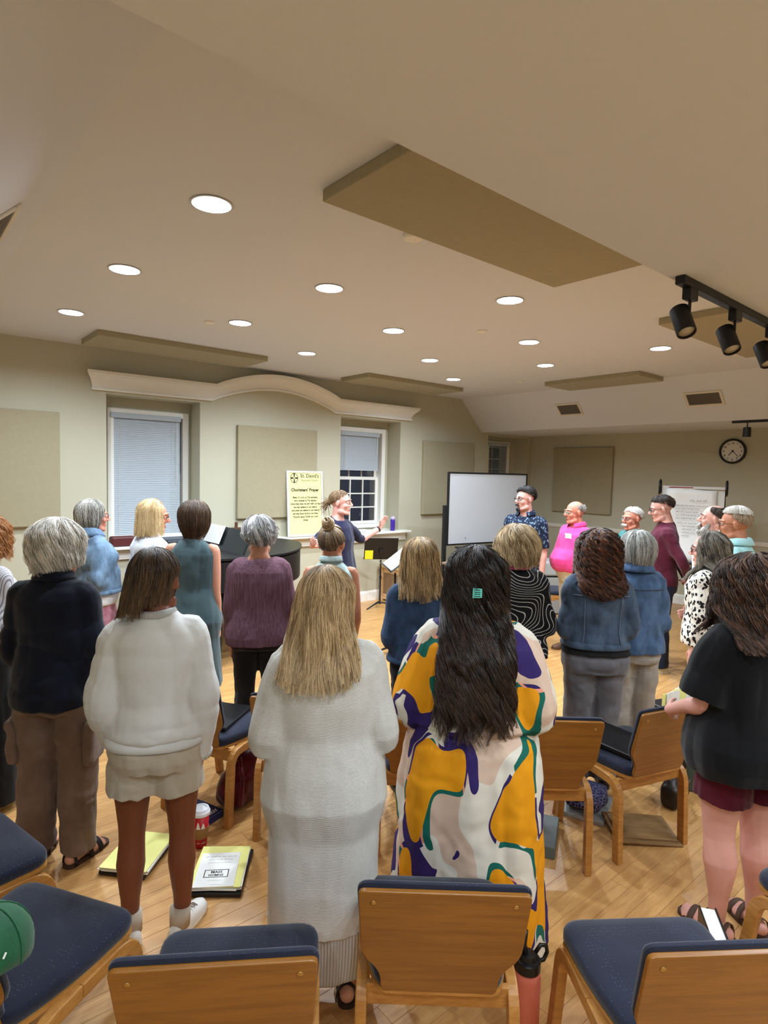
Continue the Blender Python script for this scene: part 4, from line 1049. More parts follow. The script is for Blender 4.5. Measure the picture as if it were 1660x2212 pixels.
    def body(s, curl=.55, fine=None, thumb=(), nose=1.0, hands=(-1, 1), curls=None, up=.84, fore=1.0, legs=.86, bf=False):
        H, k, mb = s.H, s.k, MB()
        mb.rings([s.ring(z*H, -.03 if z < .79 else -.018) for z in (.45, .48, .52, .57, .62, .68, .73, .77, .795, .815)]+[s.ring(.835*H, -.006), s.ring(.85*H, -.004)])
        lg = 1+(s.g-1)*.75
        for q in (-1, 1):
            hx = .088*k*(1+(s.g-1)*.6); ax = s.stance
            foot = s.foot(q)
            pts = cr([(q*hx, -.008, .50*H), (q*(hx*.5+ax*.5), .0, .40*H), (q*(hx*.3+ax*.7), .006, .285*H), (q*(hx*.15+ax*.85), -.012, .20*H), (q*ax, -.014, .11*H), (q*ax, -.012, .045*H)], 4)
            rr = np.interp(np.linspace(0, 1, len(pts)), [0, .2, .38, .46, .60, .8, 1], np.array([.088*k*lg, .078*k*lg, .056*k*lg, .052*k*lg, .0585*k*lg, .039*k, .033*k])*np.array([legs]*6+[1]))
            mb.tube(pts, rr, 14, round_ends=True)
            F = foot if bf else foot @ Matrix.Translation((0, .01, .012)) @ Matrix.Diagonal((.72, .8, .72, 1))
            fs = 1.0 if bf else .74
            mb.tube([F @ Vector((0, -.045, .032)), F @ Vector((0, 0, .045)), F @ Vector((0, .06, .036)), F @ Vector((0, .115, .022))], [.030*k*fs, .036*k*fs, .032*k*fs, .026*k*fs], 12, round_ends=True)
            mb.tube([F @ Vector((-.015, .06, .024)), F @ Vector((-.012, .12, .018))], [.03*k*fs, .024*k*fs], 10, round_ends=True)
            mb.tube([F @ Vector((.015, .06, .024)), F @ Vector((.018, .11, .018))], [.03*k*fs, .022*k*fs], 10, round_ends=True)
            for j, (tx, ty, rt) in enumerate(((-.031, .150, .0135), (-.010, .152, .0105), (.007, .147, .0098), (.022, .139, .0092), (.035, .127, .0088))):
                tx *= q
                mb.tube([F @ Vector((tx*.9, .105, .017)), F @ Vector((tx, ty, .0125))], [rt*1.05*fs, rt*fs], 8, round_ends=True)
            S, E, W = s.sh[q], s.el[q], s.wr[q]; m = 1.1 if s.male else 1.0; ag = 1+(s.g-1)*.6
            pts = cr([S+(-q*.03, 0, .006), S+(-q*.004, 0, 0), S*.5+E*.5, E, E*.6+W*.4, W], 4)
            rr = np.interp(np.linspace(0, 1, len(pts)), [0, .15, .38, .58, .72, 1], np.array([.043*k*m, .045*k*m, .043*k*m*ag, .036*k*m*ag, .038*k*m, .0265*k*m])*np.array((up, up, up, up*.4+fore*.6, fore, 1)))
            mb.tube(pts, rr, 12, round_ends=True)
            if q in hands: s.hand(mb, q, curl if curls is None else curls[q], q in thumb)
        s.headshape(mb, nose)
        me = fuse(mb, 'body', fine or min(s.vox, .007), 2, .5 if (fine or .007) < .008 else None)
        # a light lift of the eye sockets, mouth line
        s.bodyo = link('body', me, s.M_skin, s.r)
        return s
    def foot(s, q):
        return Matrix.Translation((q*s.stance, -.012, 0)) @ Matrix.Rotation(R(-q*s.feetrot[0 if q < 0 else 1]), 4, 'Z')
    def face(s, brow=(70, 50, 36), lip=(176, 96, 86), iris=(70, 56, 40), brows=True):
        mw = plain('eye_white', (226, 222, 216), .3); mi = plain('iris_%d_%d' % (iris[0], iris[2]), iris, .25); mk = plain('pupil_black', (10, 10, 12), .2)
        for q in (-1, 1):
            e = MB(); e.ball((q*.031, .0765, .104), .0118, 12, 9)
            T = Matrix.Translation((q*.031, .0765, .104))
            o = e.xf(s.HM).build('eye', mw, s.r, smooth=True)
            MB().ball((q*.031, .0855, .104), (.0052, .0036, .0052), 10, 7).xf(s.HM).build('iris', mi, o, smooth=True)
            lid = MB().tube([(q*.019, .081, .107), (q*.026, .0885, .1125), (q*.036, .0865, .1125), (q*.045, .075, .106)], [.0022, .0035, .0035, .0022], 6, round_ends=True).tube([(q*.019, .081, .1), (q*.027, .086, .0955), (q*.036, .084, .0955), (q*.045, .074, .101)], [.002, .003, .003, .002], 6, round_ends=True)
            lid.xf(s.HM).build('eyelid', s.M_skin, o, smooth=True)
            if brows:
                MB().tube([(q*.014, .0975, .126), (q*.03, .0965, .132), (q*.05, .078, .127)], [.003, .0042, .002], 6, flat=.8).xf(s.HM).build('eyebrow', plain('brow_%d_%d' % brow[:2], brow, .8), s.r, smooth=True)
        m = MB().tube([(-.023, .079, .0325), (-.008, .0905, .0375), (0, .091, .036), (.008, .0905, .0375), (.023, .079, .0325)], [.0015, .0036, .0034, .0036, .0015], 8).tube([(-.021, .079, .031), (0, .090, .0265), (.021, .079, .031)], [.0015, .0046, .0015], 8)
        m.xf(s.HM).build('lips', plain('lips_%d_%d' % lip[:2], lip, .45), s.r, smooth=True)
        return s
    def glasses(s, c=(30, 26, 26), w=.0016, rnd=True, metal=0.0):
        g = MB()
        for q in (-1, 1):
            pts = [(q*.033+.023*math.cos(t)*(1 if rnd else 1.05), .103-abs(q*.033+.023*math.cos(t))**2*3.2, .101+(.019 if rnd else .0155)*math.sin(t)) for t in np.linspace(0, 2*PI, 21)]
            g.tube(pts, w, 6)
            g.tube([(q*.056, .092, .108), (q*.073, .06, .108), (q*.078, .0, .106), (q*.078, -.03, .092)], w, 6)
        g.tube([(-.011, .105, .106), (0, .108, .109), (.011, .105, .106)], w, 6)
        o = g.xf(s.HM).build('glasses', plain('frame_%d_%d_%d' % c, c, .35, .5, metal), s.r, smooth=True)
        ln = MB()
        for q in (-1, 1):
            ln.add([(q*.033+.022*math.cos(t), .103-abs(q*.033+.022*math.cos(t))**2*3.2, .101+.017*math.sin(t)) for t in np.linspace(0, 2*PI, 17)[:-1]], [tuple(range(16))])
        ln.xf(s.HM).build('lens', M_glass, o, fixn=False)
        return s
    # ---- clothes
    def sleeve(s, mb, q, t_end, r0, r1, n=14, bulge=0.0):
        S, E, W = s.sh[q], s.el[q], s.wr[q]
        S = S+np.array((-q*max(0, r0-.055)*.75, 0, -max(0, r0-.052)*.6)); Em = S*.5+E*.5
        pts = cr([S+np.array((-q*.05, 0, .004)), S, Em, E, E*.5+W*.5, W], 5)
        L = np.concatenate([[0], np.cumsum(np.linalg.norm(np.diff(pts, axis=0), axis=1))]); a0 = L[5]
        t = (L-a0)/(L[-1]-a0); keep = t <= t_end
        pts = pts[keep]; t = t[keep]
        if len(pts) < 9:
            u = np.linspace(0, 1, 9); o = np.linspace(0, 1, len(pts)); pts = np.column_stack([np.interp(u, o, pts[:, i]) for i in range(3)]); t = np.interp(u, o, t)
        tt = np.clip(t/max(t_end, .01), 0, 1)
        rr = r0+(r1-r0)*tt+bulge*np.sin(PI*tt)
        rr[t < 0] = r0*.98
        mb.tube(pts, rr, n)
        return pts, rr
    def top(s, name, m, hem=.47, neck=.845, ease=.018, sl=1.0, r0=None, r1=None, flare=0.0, waist=0.0, lay=None, vox=None, hemin=0.0, sleeves=(-1, 1), neckw=None, extra=None, back=0.0, bulge=0.0, smooth=3, neckdrop=0.0):
        H, k = s.H, s.k; mb = MB()
        zs = np.linspace(hem, .775, 9); P = []
        for i, z in enumerate(zs):
            u = (z-hem)/(.775-hem); e = ease+flare*(1-u)**1.5-waist*math.exp(-((z-.62)/.05)**2)
            r = s.ring(z*H, e, e+back*(1-u))
            if i == 0 and hemin: P.append(s.ring(z*H, e-hemin)); r = s.ring(z*H+.02, e-hemin*.2)
            P.append(r)
        zt = neck*H
        P.append(s.ring(.797*H, ease*.85)); P.append(s.ring(.818*H, ease*.6))
        nw = neckw or (.060*k, .060*k)
        nr = s.ring(zt, 0, a=nw[0], b=nw[1], c=-.014*k); P.append(nr)
        if neckdrop:
            for rr_ in P[-1:]: rr_[:, 2] -= neckdrop*(rr_[:, 1]-rr_[:, 1].min())/(np.ptp(rr_[:, 1]))
        mb.rings(P)
        if sl > 0:
            for q in sleeves: s.sleeve(mb, q, sl, r0 or (.064*k*(1+(s.g-1)*.6)), r1 or .042*k, bulge=bulge)
        if extra: extra(mb)
        me = fuse(mb, name, vox or s.vox, smooth)
        folds(me, lay or [(-.006, 11, 11, 2.2, 1), (.003, 8, 8, 5, 3), (.002, 24, 24, 16, 2)])
        return link(name, me, m, s.r)
    def trousers(s, name, m, top=.575, end=.03, ease=.014, thigh=.10, knee=.076, cuff=.072, lay=None, vox=None, smooth=3):
        H, k = s.H, s.k; mb = MB(); lg = 1+(s.g-1)*.75
        mb.rings([s.ring(z*H, ease) for z in (.455, .48, .51)]+[s.ring(.54*H, min(ease, .008)), s.ring(top*H, -.006)])
        for q in (-1, 1):
            hx = .086*k*(1+(s.g-1)*.6); ax = s.stance
            zz = [.50, .44, .36, .285, .18, .09, .03]; xs = [hx, hx*.92+ax*.08, hx*.6+ax*.4, hx*.3+ax*.7, ax, ax, ax]; ys = [-.01, -.006, .0, .004, -.012, -.014, -.012]
            rr = [thigh*k*lg, thigh*.97*k*lg, (thigh*.5+knee*.5)*k*lg, knee*k*lg, (knee*.45+cuff*.55)*k*lg, cuff*k, cuff*k]
            zt = list(np.linspace(.50, end, 9))
            pts = [(q*np.interp(-z, [-v for v in zz], xs), np.interp(-z, [-v for v in zz], ys), z*H) for z in zt]
            r_ = [np.interp(-z, [-v for v in zz], rr) for z in zt]
            mb.tube(pts, r_, 16)
        me = fuse(mb, name, vox or s.vox, smooth)
        folds(me, lay or [(-.005, 14, 14, 3.5, 3), (-.003, 10, 10, 18, 5), (.002, 20, 20, 22, 4)])
        return link(name, me, m, s.r)
    def skirt(s, name, m, top=.61, hem=.2, ease=.012, w=.2, d=.17, lay=None, vox=None):
        H = s.H; P = []
        for i in range(9):
            u = i/8; z = hem+(top-hem)*u
            if z*H >= s.base[1][0]: A, B, Cc = s.prof(z*H); P.append(s.ring(z*H, ease))
            else:
                A, B, Cc = s.prof(s.base[2][0]); t = 1-(z-hem)/(s.base[1][0]/H-hem); P.append(s.ring(z*H, 0, a=(A+ease)*(1-t)+w*t, b=(B+ease)*(1-t)+d*t, c=Cc))
        me = fuse(MB().rings(P), name, vox or s.vox, 3); folds(me, lay or [(.014, 12, 12, 1.2, 5), (.004, 26, 26, 5, 6)]); return link(name, me, m, s.r)
    def shoes(s, m=None, sole=None, name='shoe', lace=None):
        m = m or plain('shoe_dark', (30, 28, 28), .5); k = s.k
        for q in (-1, 1):
            F = s.foot(q)
            b = MB()
            P = []
            for y, w, h in ((-.078, .012, .03), (-.07, .03, .06), (-.03, .037, .075), (.02, .038, .075), (.07, .044, .058), (.12, .046, .044), (.155, .036, .034), (.172, .016, .024)):
                t = np.linspace(0, PI, 9); P.append([(w*math.cos(a)*k, y*k, .012+h*math.sin(a)**.7*k) for a in t]+[(-w*k, y*k, .010), (w*k, y*k, .010)])
            b.rings(P).xf(F); o = b.build(name, m, s.r, smooth=True)
            so = [(x*k, y*k) for x, y in round_poly([(-.03, -.082), (.03, -.082), (.048, .09), (.03, .178), (-.03, .178), (-.048, .09)], .03)]
            MB().prism(so, 'z', 0, .016).xf(F).build('sole', sole or m, o)
            if lace:
                l = MB()
                for j in range(4): l.tube([F @ Vector((-.02, .03+.018*j, .085-.008*j)), F @ Vector((0, .034+.018*j, .092-.009*j)), F @ Vector((.02, .03+.018*j, .085-.008*j))], .0028, 5)
                l.build('laces', lace, o, smooth=True)
    def sandals(s, m, sole):
        k = s.k
        for q in (-1, 1):
            F = s.foot(q)
            so = [(x*k, y*k) for x, y in round_poly([(-.032, -.08), (.032, -.08), (.05, .09), (.036, .17), (-.036, .17), (-.05, .09)], .03)]
            o = MB().prism(so, 'z', -.012, .004).xf(Matrix.Translation((0, 0, .012)) @ F).build('sandal', sole, s.r)
            st = MB()
            for y, wd, hh in ((.095, .024, .05), (.035, .022, .078), (-.05, .014, .07)):
                P = []
                for dy in (-wd/2, wd/2): P.append([F @ Vector((.047*k*math.cos(a)*(1 if y > 0 else .85), y*k+dy, .008+hh*k*math.sin(a))) for a in np.linspace(0, PI, 11)])
                st.rings(P, cap=False, closed=False)
            b = st.build('strap', m, o, fixn=False, smooth=True); b.modifiers.new('s', 'SOLIDIFY').thickness = .004
    def collar(s, m, parent, z0=.838, z1=.862, r=.074, fold=.022, drop=.022, gap=.5):
        """turned-down collar, open at the front by gap radians"""
        H, k = s.H, s.k; t = np.linspace(PI/2+gap, PI*2.5-gap, 33); P = []
        for rr, z in ((r*.98, z0), (r*.96, (z0*.4+z1*.6)), (r*.97, z1), (r*1.02, z1+.002), (r*1.12, z1-.004), (r*1.12+fold*.5, z1-drop*.55), (r*1.12+fold, z1-drop)):
            c_ = np.cos(t); f = np.clip(np.sin(t), 0, 1)
            P.append(np.column_stack([rr*k*1.04*c_, -.016*k+rr*k*np.sin(t), np.full(33, z*H)-f*.020]))
        o = MB().rings(np.array(P), cap=False, closed=False).build('collar', m, parent, smooth=True, fixn=False); o.modifiers.new('s', 'SOLIDIFY').thickness = .003
        return o
    def band(s, name, m, parent, z0, z1, ea, grow=.004, n=48):
        """ribbed band round the body"""
        P = [s.ring(z, e, n=n) for z, e in ((z0, ea-.004), (z0+.004, ea+grow), ((z0+z1)/2, ea+grow*1.5), (z1-.004, ea+grow), (z1, ea-.006))]
        return MB().rings(P, cap=False).build(name, m, parent, smooth=True, fixn=False)
    def cuff(s, name, m, parent, q, r0, r1, a=.86, b=1.0):
        E, W = s.el[q], s.wr[q]; return MB().tube([E*(1-t)+W*t for t in (a, a+.02, (a+b)/2, b-.01, b)], [r0*.9, r0, (r0+r1)/2, r1, r1*.85], 20).build(name, m, parent, smooth=True)
    def nametag(s, x, z, off=.0):
        A, B, Cc = s.prof(z); y = Cc+B*(1-min(.9, abs(x)/A)**2.25)**(1/2.25)+.024+off
        T = Matrix.Translation((x, y, z)) @ Matrix.Rotation(-x*3.0, 4, 'Z') @ Matrix.Rotation(R(-8), 4, 'X')
        MB().bbox((0, 0, 0), (.085, .003, .055), .001, seg=1).xf(T).build('name_tag', M_white, s.r)
    # ---- hair
    def hair(s, m, n=220, L=.3, zend=None, A=(.083, .104, .097), cen=(0, -.014, .126), th=150, wid=.011, curl=(0, 12), flare=0.0, hang=True, phi0=(3, 88), lims=(128, 98, 56), tip=.25, tone=(.1, .9), root=0.0, rough=.06, droop=0.0, seed=1, margin=.014, part=0.0, sheet=True, inward=0.0, tipband=.0, front=None, swirl=0.0, name='hair', sweep=0.0, zvar=.03, ds=.018, coh=.7, ch=9, tipc=.55, sr=.0009):
        rg = np.random.default_rng(seed); HM3 = np.array(s.HM.to_3x3()); HT = np.array(s.HM.translation)
        cen = np.array(cen); A = np.array(A)
        def lim(t):
            a = abs(t); return np.interp(a, [0, 60, 95, 125, 180], [lims[0], lims[0]*.6+lims[1]*.4, lims[1], (lims[1]+lims[2])/2, lims[2]])
        def path(t, p0, Lm, rs, ze, ph, cs, sw):
            tr = R(t); out = []; ph_ = p0; pos = None; ln = 0.0; hanging = False; sgn = 1
            while ln < Lm and len(out) < 130:
                if not hanging:
                    tt = tr+sw*(ph_-p0)/90
                    r_ = rs if hang else rs*(1-.095*max(0.0, (ph_/lim(t)-.6)/.4)**1.5)
                    loc = cen+r_*A*np.array((math.sin(R(ph_))*math.sin(tt), -math.sin(R(ph_))*math.cos(tt), math.cos(R(ph_))))
                    pos = HM3 @ loc+HT
                    rad = HM3 @ np.array((math.sin(tt), -math.cos(tt), 0)); rad = rad/np.linalg.norm(rad)
                    tan = HM3 @ np.array((math.cos(tt), math.sin(tt), 0)); tan = tan/np.linalg.norm(tan)
                    ph_ += ds/(rs*A[1])*57.3
                    if ph_ > (84 if hang else lim(t)):
                        if not hang: out.append((pos, rad, tan, ln)); break
                        hanging = True; h0 = ln
                else:
                    hl = ln-h0
                    pos = pos+np.array((0, 0, -ds))+rad*ds*(flare*min(1, hl/.12)-inward*max(0, min(1, (hl-.06)/.05)))+np.array((sweep, 0, 0))*ds
                    if pos[2] < s.H*.845:
                        a, b, c = s.prof(max(pos[2], s.base[1][0])); mg = margin-(.016 if rs < .97 else 0); a += mg+.012; b += mg*min(1, max(.25, (s.H*.845-pos[2])/.06))
                        if abs(pos[0]) < a and (math.cos(tr) > -.25):
                            yl = c-b*math.sqrt(max(0, 1-(abs(pos[0])/a)**2.25))
                            if pos[1] > yl: pos = pos+np.array((0, (yl-pos[1])*.8, 0))
                        elif abs(pos[0]) < a:
                            yl = c+b*math.sqrt(max(0, 1-(abs(pos[0])/a)**2.25))
                            if pos[1] < yl: pos = pos+np.array((0, (yl-pos[1])*.8, 0))
                    if ze is not None and pos[2] < ze and hl > .02: break
                amp = curl[0]*min(1, ln/.10)
                off = tan*amp*math.sin(curl[1]*ln*6.28+ph)+rad*amp*.8*(math.cos(curl[1]*ln*6.28+ph)+.6)
                out.append((pos+off, rad, tan, ln)); ln += ds
            return out
        mb = MB()
        def zfun(t): return None if zend is None else (zend(t) if callable(zend) else zend)
        def Lfun(t): return L(t) if callable(L) else L
        if sheet is not None:
            cols = []; sth = th if sheet else 60
            for t in np.linspace(-th, th, 41):
                pp = path(t, 2.0 if sheet else phi0[0], Lfun(t)*.93, .965, (zfun(t)+.02) if zfun(t) is not None else None, 0, 0, 0)
                cols.append([q[0] for q in pp])
            mlen = max(4, max(len(c) for c in cols))
            G = []
            for c in cols:
                c = np.array(c); u = np.linspace(0, len(c)-1, mlen); G.append(np.column_stack([np.interp(u, np.arange(len(c)), c[:, i]) for i in range(3)]))
            V = np.array(G).reshape(-1, 3); F = [(i*mlen+j, (i+1)*mlen+j, (i+1)*mlen+j+1, i*mlen+j+1) for i in range(len(cols)-1) for j in range(mlen-1)]
            u = np.tile(np.linspace(0, 1, mlen), len(cols)); mb.add(V, F, tone=np.clip(tone[0]*.6+.05+root*(1-u)+tipband*.6*u**2, 0, 1))
        strands = Strands()
        for i in range(n):
            t = rg.uniform(-th, th); lo = phi0[0]; hi = min(phi0[1], lim(t)-12); p0 = lo+(hi-lo)*rg.random()**.75
            if hi <= lo: continue
            rs = 1+rg.uniform(-rough*.3, rough)
            ze = zfun(t); ze = None if ze is None else ze+rg.uniform(-zvar*.6, zvar)
            Lr = Lfun(t)*rg.uniform(.75, 1.05)
            pp = path(t, p0, Lr, rs, ze, rg.uniform(0, 6.28)*(1-coh)+coh*(2.6*math.sin(2.2*R(t)+seed)+2.0*math.sin(5.3*R(t))+p0/28), 0, swirl)
            if len(pp) < 3: continue
            P = np.array([q[0] for q in pp]); ln = np.array([q[3] for q in pp]); u = ln/max(ln[-1], .01)
            rad = np.array([q[1] for q in pp]); tan = np.array([q[2] for q in pp])
            if droop: P = P+rad*(droop*np.sin(u*PI)*rg.uniform(-.5, 1))[:, None]
            if not hang and tip: P[-1] += rad[-1]*rg.uniform(0, rough*.12)
            if len(P) > 6:
                Q = P.copy(); Q[1:-1] = (P[:-2]+P[1:-1]*2+P[2:])/4
                if curl[0] < .005: Q[2:-2] = (Q[1:-3]+Q[2:-2]*2+Q[3:-1])/4
                P = Q
            tn = np.clip(rg.uniform(*tone)+root*(1-u)+tipband*u**2, 0, 1)
            strands.clump(rg, P, rad, tan, u, tn, wid*1.25, ch, tipc)
        o = mb.build(name, m, s.r, smooth=True, tone=True, fixn=False)
        strands.build('strands', m, o, sr)
        return o
    def tufts(s, name, m, spots, n=120, Lr=(.02, .03), wid=.006, seed=1, down=(0, .3, -1), tone=(.1, .9), parent=None):
        """beard or moustache: short tufts from spots (centre, radii) on the face"""
        rg = np.random.default_rng(seed); mb = MB(); n = int(n*2.6); wid = wid*.5
        for i in range(n):
            c, r = spots[rg.integers(len(spots))]; d = rg.normal(size=3); d /= np.linalg.norm(d); d[1] = abs(d[1])*.8+.1
            p = np.array(c)+d*np.array(r); g = np.array(down)+d*.5; g /= np.linalg.norm(g); l = rg.uniform(*Lr)
            tn = rg.uniform(*tone); mb.tube([p, p+g*l*.5+d*.002, p+g*l], [wid, wid*.9, wid*.3], 4, tone=[tn]*3, hint=(1, 0, 0), cap=False)
        return mb.xf(s.HM).build(name, m, parent or s.r, smooth=True, tone=True, fixn=False)
# ------------------------------------------------------------------ special cloth patterns
def dressm():
    t = NT('abstract_print', .75, .2); v = t.coord((1, 1, .62), loc=(3.1, 1.7, .4))
    wv = t.noise(v, 4.5, 1); vv = t.n('ShaderNodeVectorMath', {0: v, 1: t.n('ShaderNodeCombineXYZ', {'X': t.math('MULTIPLY', wv, .16), 'Y': 0.0, 'Z': t.math('MULTIPLY', wv, .08)})}, operation='ADD')
    a = t.noise(vv, 7.2, 0, .3); b = t.noise(t.n('ShaderNodeMapping', {'Vector': vv, 'Location': (7.3, 2.2, 5.1)}), 7.6, 0, .3); c = t.noise(t.n('ShaderNodeMapping', {'Vector': vv, 'Location': (1.3, 9.2, 4.4)}), 6.0, 0, .3)
    def st(x, e): return t.math('GREATER_THAN', x, e)
    def AND(x, y): return t.math('MULTIPLY', x, y)
    def band(x, lo, hi): return AND(st(x, lo), t.math('SUBTRACT', 1.0, st(x, hi)))
    cc = t.mix(st(c, .56), srgb(214, 208, 194), srgb(205, 178, 158))
    cc = t.mix(AND(band(a, .485, .535), st(b, .50)), cc, srgb(48, 34, 92))
    cc = t.mix(AND(band(a, .47, .535), t.math('SUBTRACT', 1.0, st(b, .455))), cc, srgb(22, 96, 84))
    cc = t.mix(AND(band(a, .48, .535), AND(band(b, .455, .50), st(c, .5))), cc, srgb(226, 150, 124))
    cc = t.mix(st(a, .535), cc, srgb(222, 148, 18))
    cc = t.mix(AND(st(b, .615), t.math('SUBTRACT', 1.0, st(a, .50))), cc, srgb(48, 34, 92))
    w = t.noise(t.coord(), 350, 2); t.col(cc).bump(w, .15, .002); return t.m
def stripem():
    t = NT('contour_stripes', .8, .2); v = t.coord((1, .6, 1))
    d = t.noise(t.coord((.8, .8, 1.0)), 2.6, 1, .4)
    f = t.math('FRACT', t.math('MULTIPLY', d, 58.0)); ln = t.math('LESS_THAN', t.math('ABSOLUTE', t.math('SUBTRACT', f, .5)), .07)
    t.col(t.mix(ln, srgb(14, 14, 16), srgb(190, 186, 180))); return t.m
def leafm():
    t = NT('leaf_print', .8, .2)
    def layer(rot, sc_, seed, thr):
        v = t.coord((1, 1, 1), rot=rot, loc=(seed, seed*.7, 0)); v = t.n('ShaderNodeMapping', {'Vector': v, 'Scale': (1.15, .8, .27)})
        vo = t.n('ShaderNodeTexVoronoi', {'Vector': v, 'Scale': sc_, 'Randomness': .9}); return t.math('LESS_THAN', vo, thr)
    a = layer((0, .7, 0), 34, 1.3, .31); b = layer((.2, -.8, .3), 37, 4.1, .30); c = layer((.4, .1, .0), 32, 7.7, .26)
    l2 = t.n('ShaderNodeTexVoronoi', {'Vector': t.coord((1, 1, .45), rot=(0, .4, 0)), 'Scale': 13.0}, feature='DISTANCE_TO_EDGE'); tw = t.math('LESS_THAN', l2, .004)
    m = t.math('MAXIMUM', t.math('MAXIMUM', a, b), t.math('MAXIMUM', c, tw))
    t.col(t.mix(m, srgb(224, 218, 206), srgb(26, 24, 26))); return t.m
def shirtprint():
    t = NT('navy_leaf_shirt', .8, .2); v = t.coord((1, 1, 1))
    vo = t.n('ShaderNodeTexVoronoi', {'Vector': t.n('ShaderNodeMapping', {'Vector': v, 'Rotation': (0, .7, .3), 'Scale': (1, 1, .5)}), 'Scale': 52.0}); a = t.math('LESS_THAN', vo, .36)
    n = t.noise(v, 26, 2); t.col(t.mix(t.math('MULTIPLY', a, t.ramp(n, .35, .65)), srgb(24, 34, 56), srgb(128, 150, 172))); return t.m
def knitm():
    t = NT('grey_knit', .95, .1); v = t.coord()
    w = t.n('ShaderNodeTexWave', {'Vector': v, 'Scale': 84.0, 'Distortion': .9, 'Detail': 1.0, 'Detail Scale': 3.0}, out='Fac', bands_direction='Z')
    n = t.noise(v, 120, 2); f = t.math('ADD', t.math('MULTIPLY', w, .55), t.math('MULTIPLY', n, .45))
    t.col(t.mix(f, srgb(186, 183, 176), srgb(216, 214, 208))).bump(f, .4, .004); return t.m
def ribm(name, c1, c2, dens=70):
    t = NT(name, .95, .1); c = t.n('ShaderNodeTexCoord', out='Object'); sx = t.n('ShaderNodeSeparateXYZ', {'Vector': c}); sy = t.n('ShaderNodeSeparateXYZ', {'Vector': c}, out='Y')
    a = t.math('ARCTAN2', sx, sy); f = t.math('ADD', t.math('MULTIPLY', t.math('SINE', t.math('MULTIPLY', a, float(dens))), .5), .5)
    t.col(t.mix(f, srgb(*c1), srgb(*c2))).bump(f, .7, .008); return t.m
def linenm():
    t = NT('plum_linen', .9, .15); v = t.coord((90, 90, 3)); n = t.noise(v, 1.6, 4, .65); n2 = t.noise(t.coord(), 7, 3)
    t.col(t.mix(t.math('ADD', t.math('MULTIPLY', t.ramp(n, .35, .7), .75), t.math('MULTIPLY', n2, .25)), srgb(84, 56, 68), srgb(124, 92, 104))).bump(n, .3, .004); return t.m
def stripedshirt():
    t = NT('grey_white_stripe', .85, .15); c = t.n('ShaderNodeTexCoord', out='Object'); x = t.n('ShaderNodeSeparateXYZ', {'Vector': c})
    f = t.math('FRACT', t.math('MULTIPLY', x, 140.0)); t.col(t.mix(t.math('LESS_THAN', f, .4), srgb(196, 194, 196), srgb(130, 126, 134))); return t.m
M_dress = dressm()
FAIR, TAN, PINK, RUDDY, OLD = ('skin_fair', (214, 160, 134)), ('skin_tan', (122, 70, 46)), ('skin_pink', (218, 166, 152)), ('skin_ruddy', (212, 140, 116)), ('skin_mature', (204, 150, 122))
def P_(*a, sk=FAIR, **k): return Person(*a, sknm=sk[0], skc=sk[1], **k)

# 1 woman cut by the left edge
p = P_(.44, 3.93, 25, 1.63, 'person at left edge in grey striped shirt and black wide trousers', arms=('clasp', 'clasp'), stance=.11)
p.body().face(); p.hair(hairmat('hair_ginger', (140, 84, 44), (212, 160, 104)), n=188, L=.36, zend=1.36, curl=(.016, 12), A=(.1, .12, .105))
p.top('striped_shirt', stripedshirt(), hem=.57, ease=.03, sl=.9); p.trousers('trousers', cloth('black_trousers', (26, 25, 26)), ease=.03, knee=.11, cuff=.13, thigh=.115); p.shoes(plain('shoe_white', (224, 220, 210), .5), plain('sole_rope', (180, 160, 120), .8))

# 2 woman in navy fleece with white hair
p = P_(.63, 3.13, 52, 1.655, 'person with fluffy white hair in navy pullover and brown cargo trousers', head=(-24, -6, 0), g=1.04, arms=('low', 'low'), sk=OLD, feet=(4, 22), stance=.10, vox=.008)
p.body(bf=True).face()
p.hair(hairmat('hair_white_fluffy', (140, 134, 124), (250, 246, 238)), n=730, L=lambda t: .36, zend=lambda t: 1.392+.03*abs(t)/100, A=(.088, .108, .103), cen=(0, -.016, .123), curl=(.014, 7), coh=.45, wid=0.0068, rough=.14, th=140, tone=(.2, 1), seed=3, flare=.0, inward=.3)
M_nv = cloth('navy_fleece', (22, 27, 42), (11, 14, 24), .95, 300, 5, .6, .2)
o = p.top('pullover', M_nv, hem=.475, ease=.030, sl=1.0, r0=.072, r1=.05, neck=.85, lay=[(-.007, 8, 8, 2.4, 11), (-.006, 5, 5, 14, 12), (.002, 24, 24, 18, 2)], back=.01)
p.collar(M_nv, o, z0=.834, z1=.852, r=.072, fold=.010, drop=.02, gap=.35)
M_cg = cloth('cargo_brown', (126, 104, 90), (92, 74, 63), .85, 260, 6, .6, .2)
t = p.trousers('cargo_trousers', M_cg, ease=.02, thigh=.108, knee=.094, cuff=.088, end=.035, lay=[(-.006, 13, 13, 3.6, 31), (-.006, 7, 7, 15, 32), (.002, 24, 24, 24, 33)])
for q in (-1, 1):
    b = MB().bbox((q*.175, -.012, .60), (.05, .16, .20), .018).bbox((q*.186, -.012, .69), (.04, .17, .05), .012)
    me = fuse(b, 'cargo_pocket', .008, 3); folds(me, [(.006, 18, 18, 18, 5)]); link('cargo_pocket', me, M_cg, t)
p.sandals(plain('sandal_strap', (26, 22, 22), .6), plain('sandal_sole', (70, 48, 34), .7))

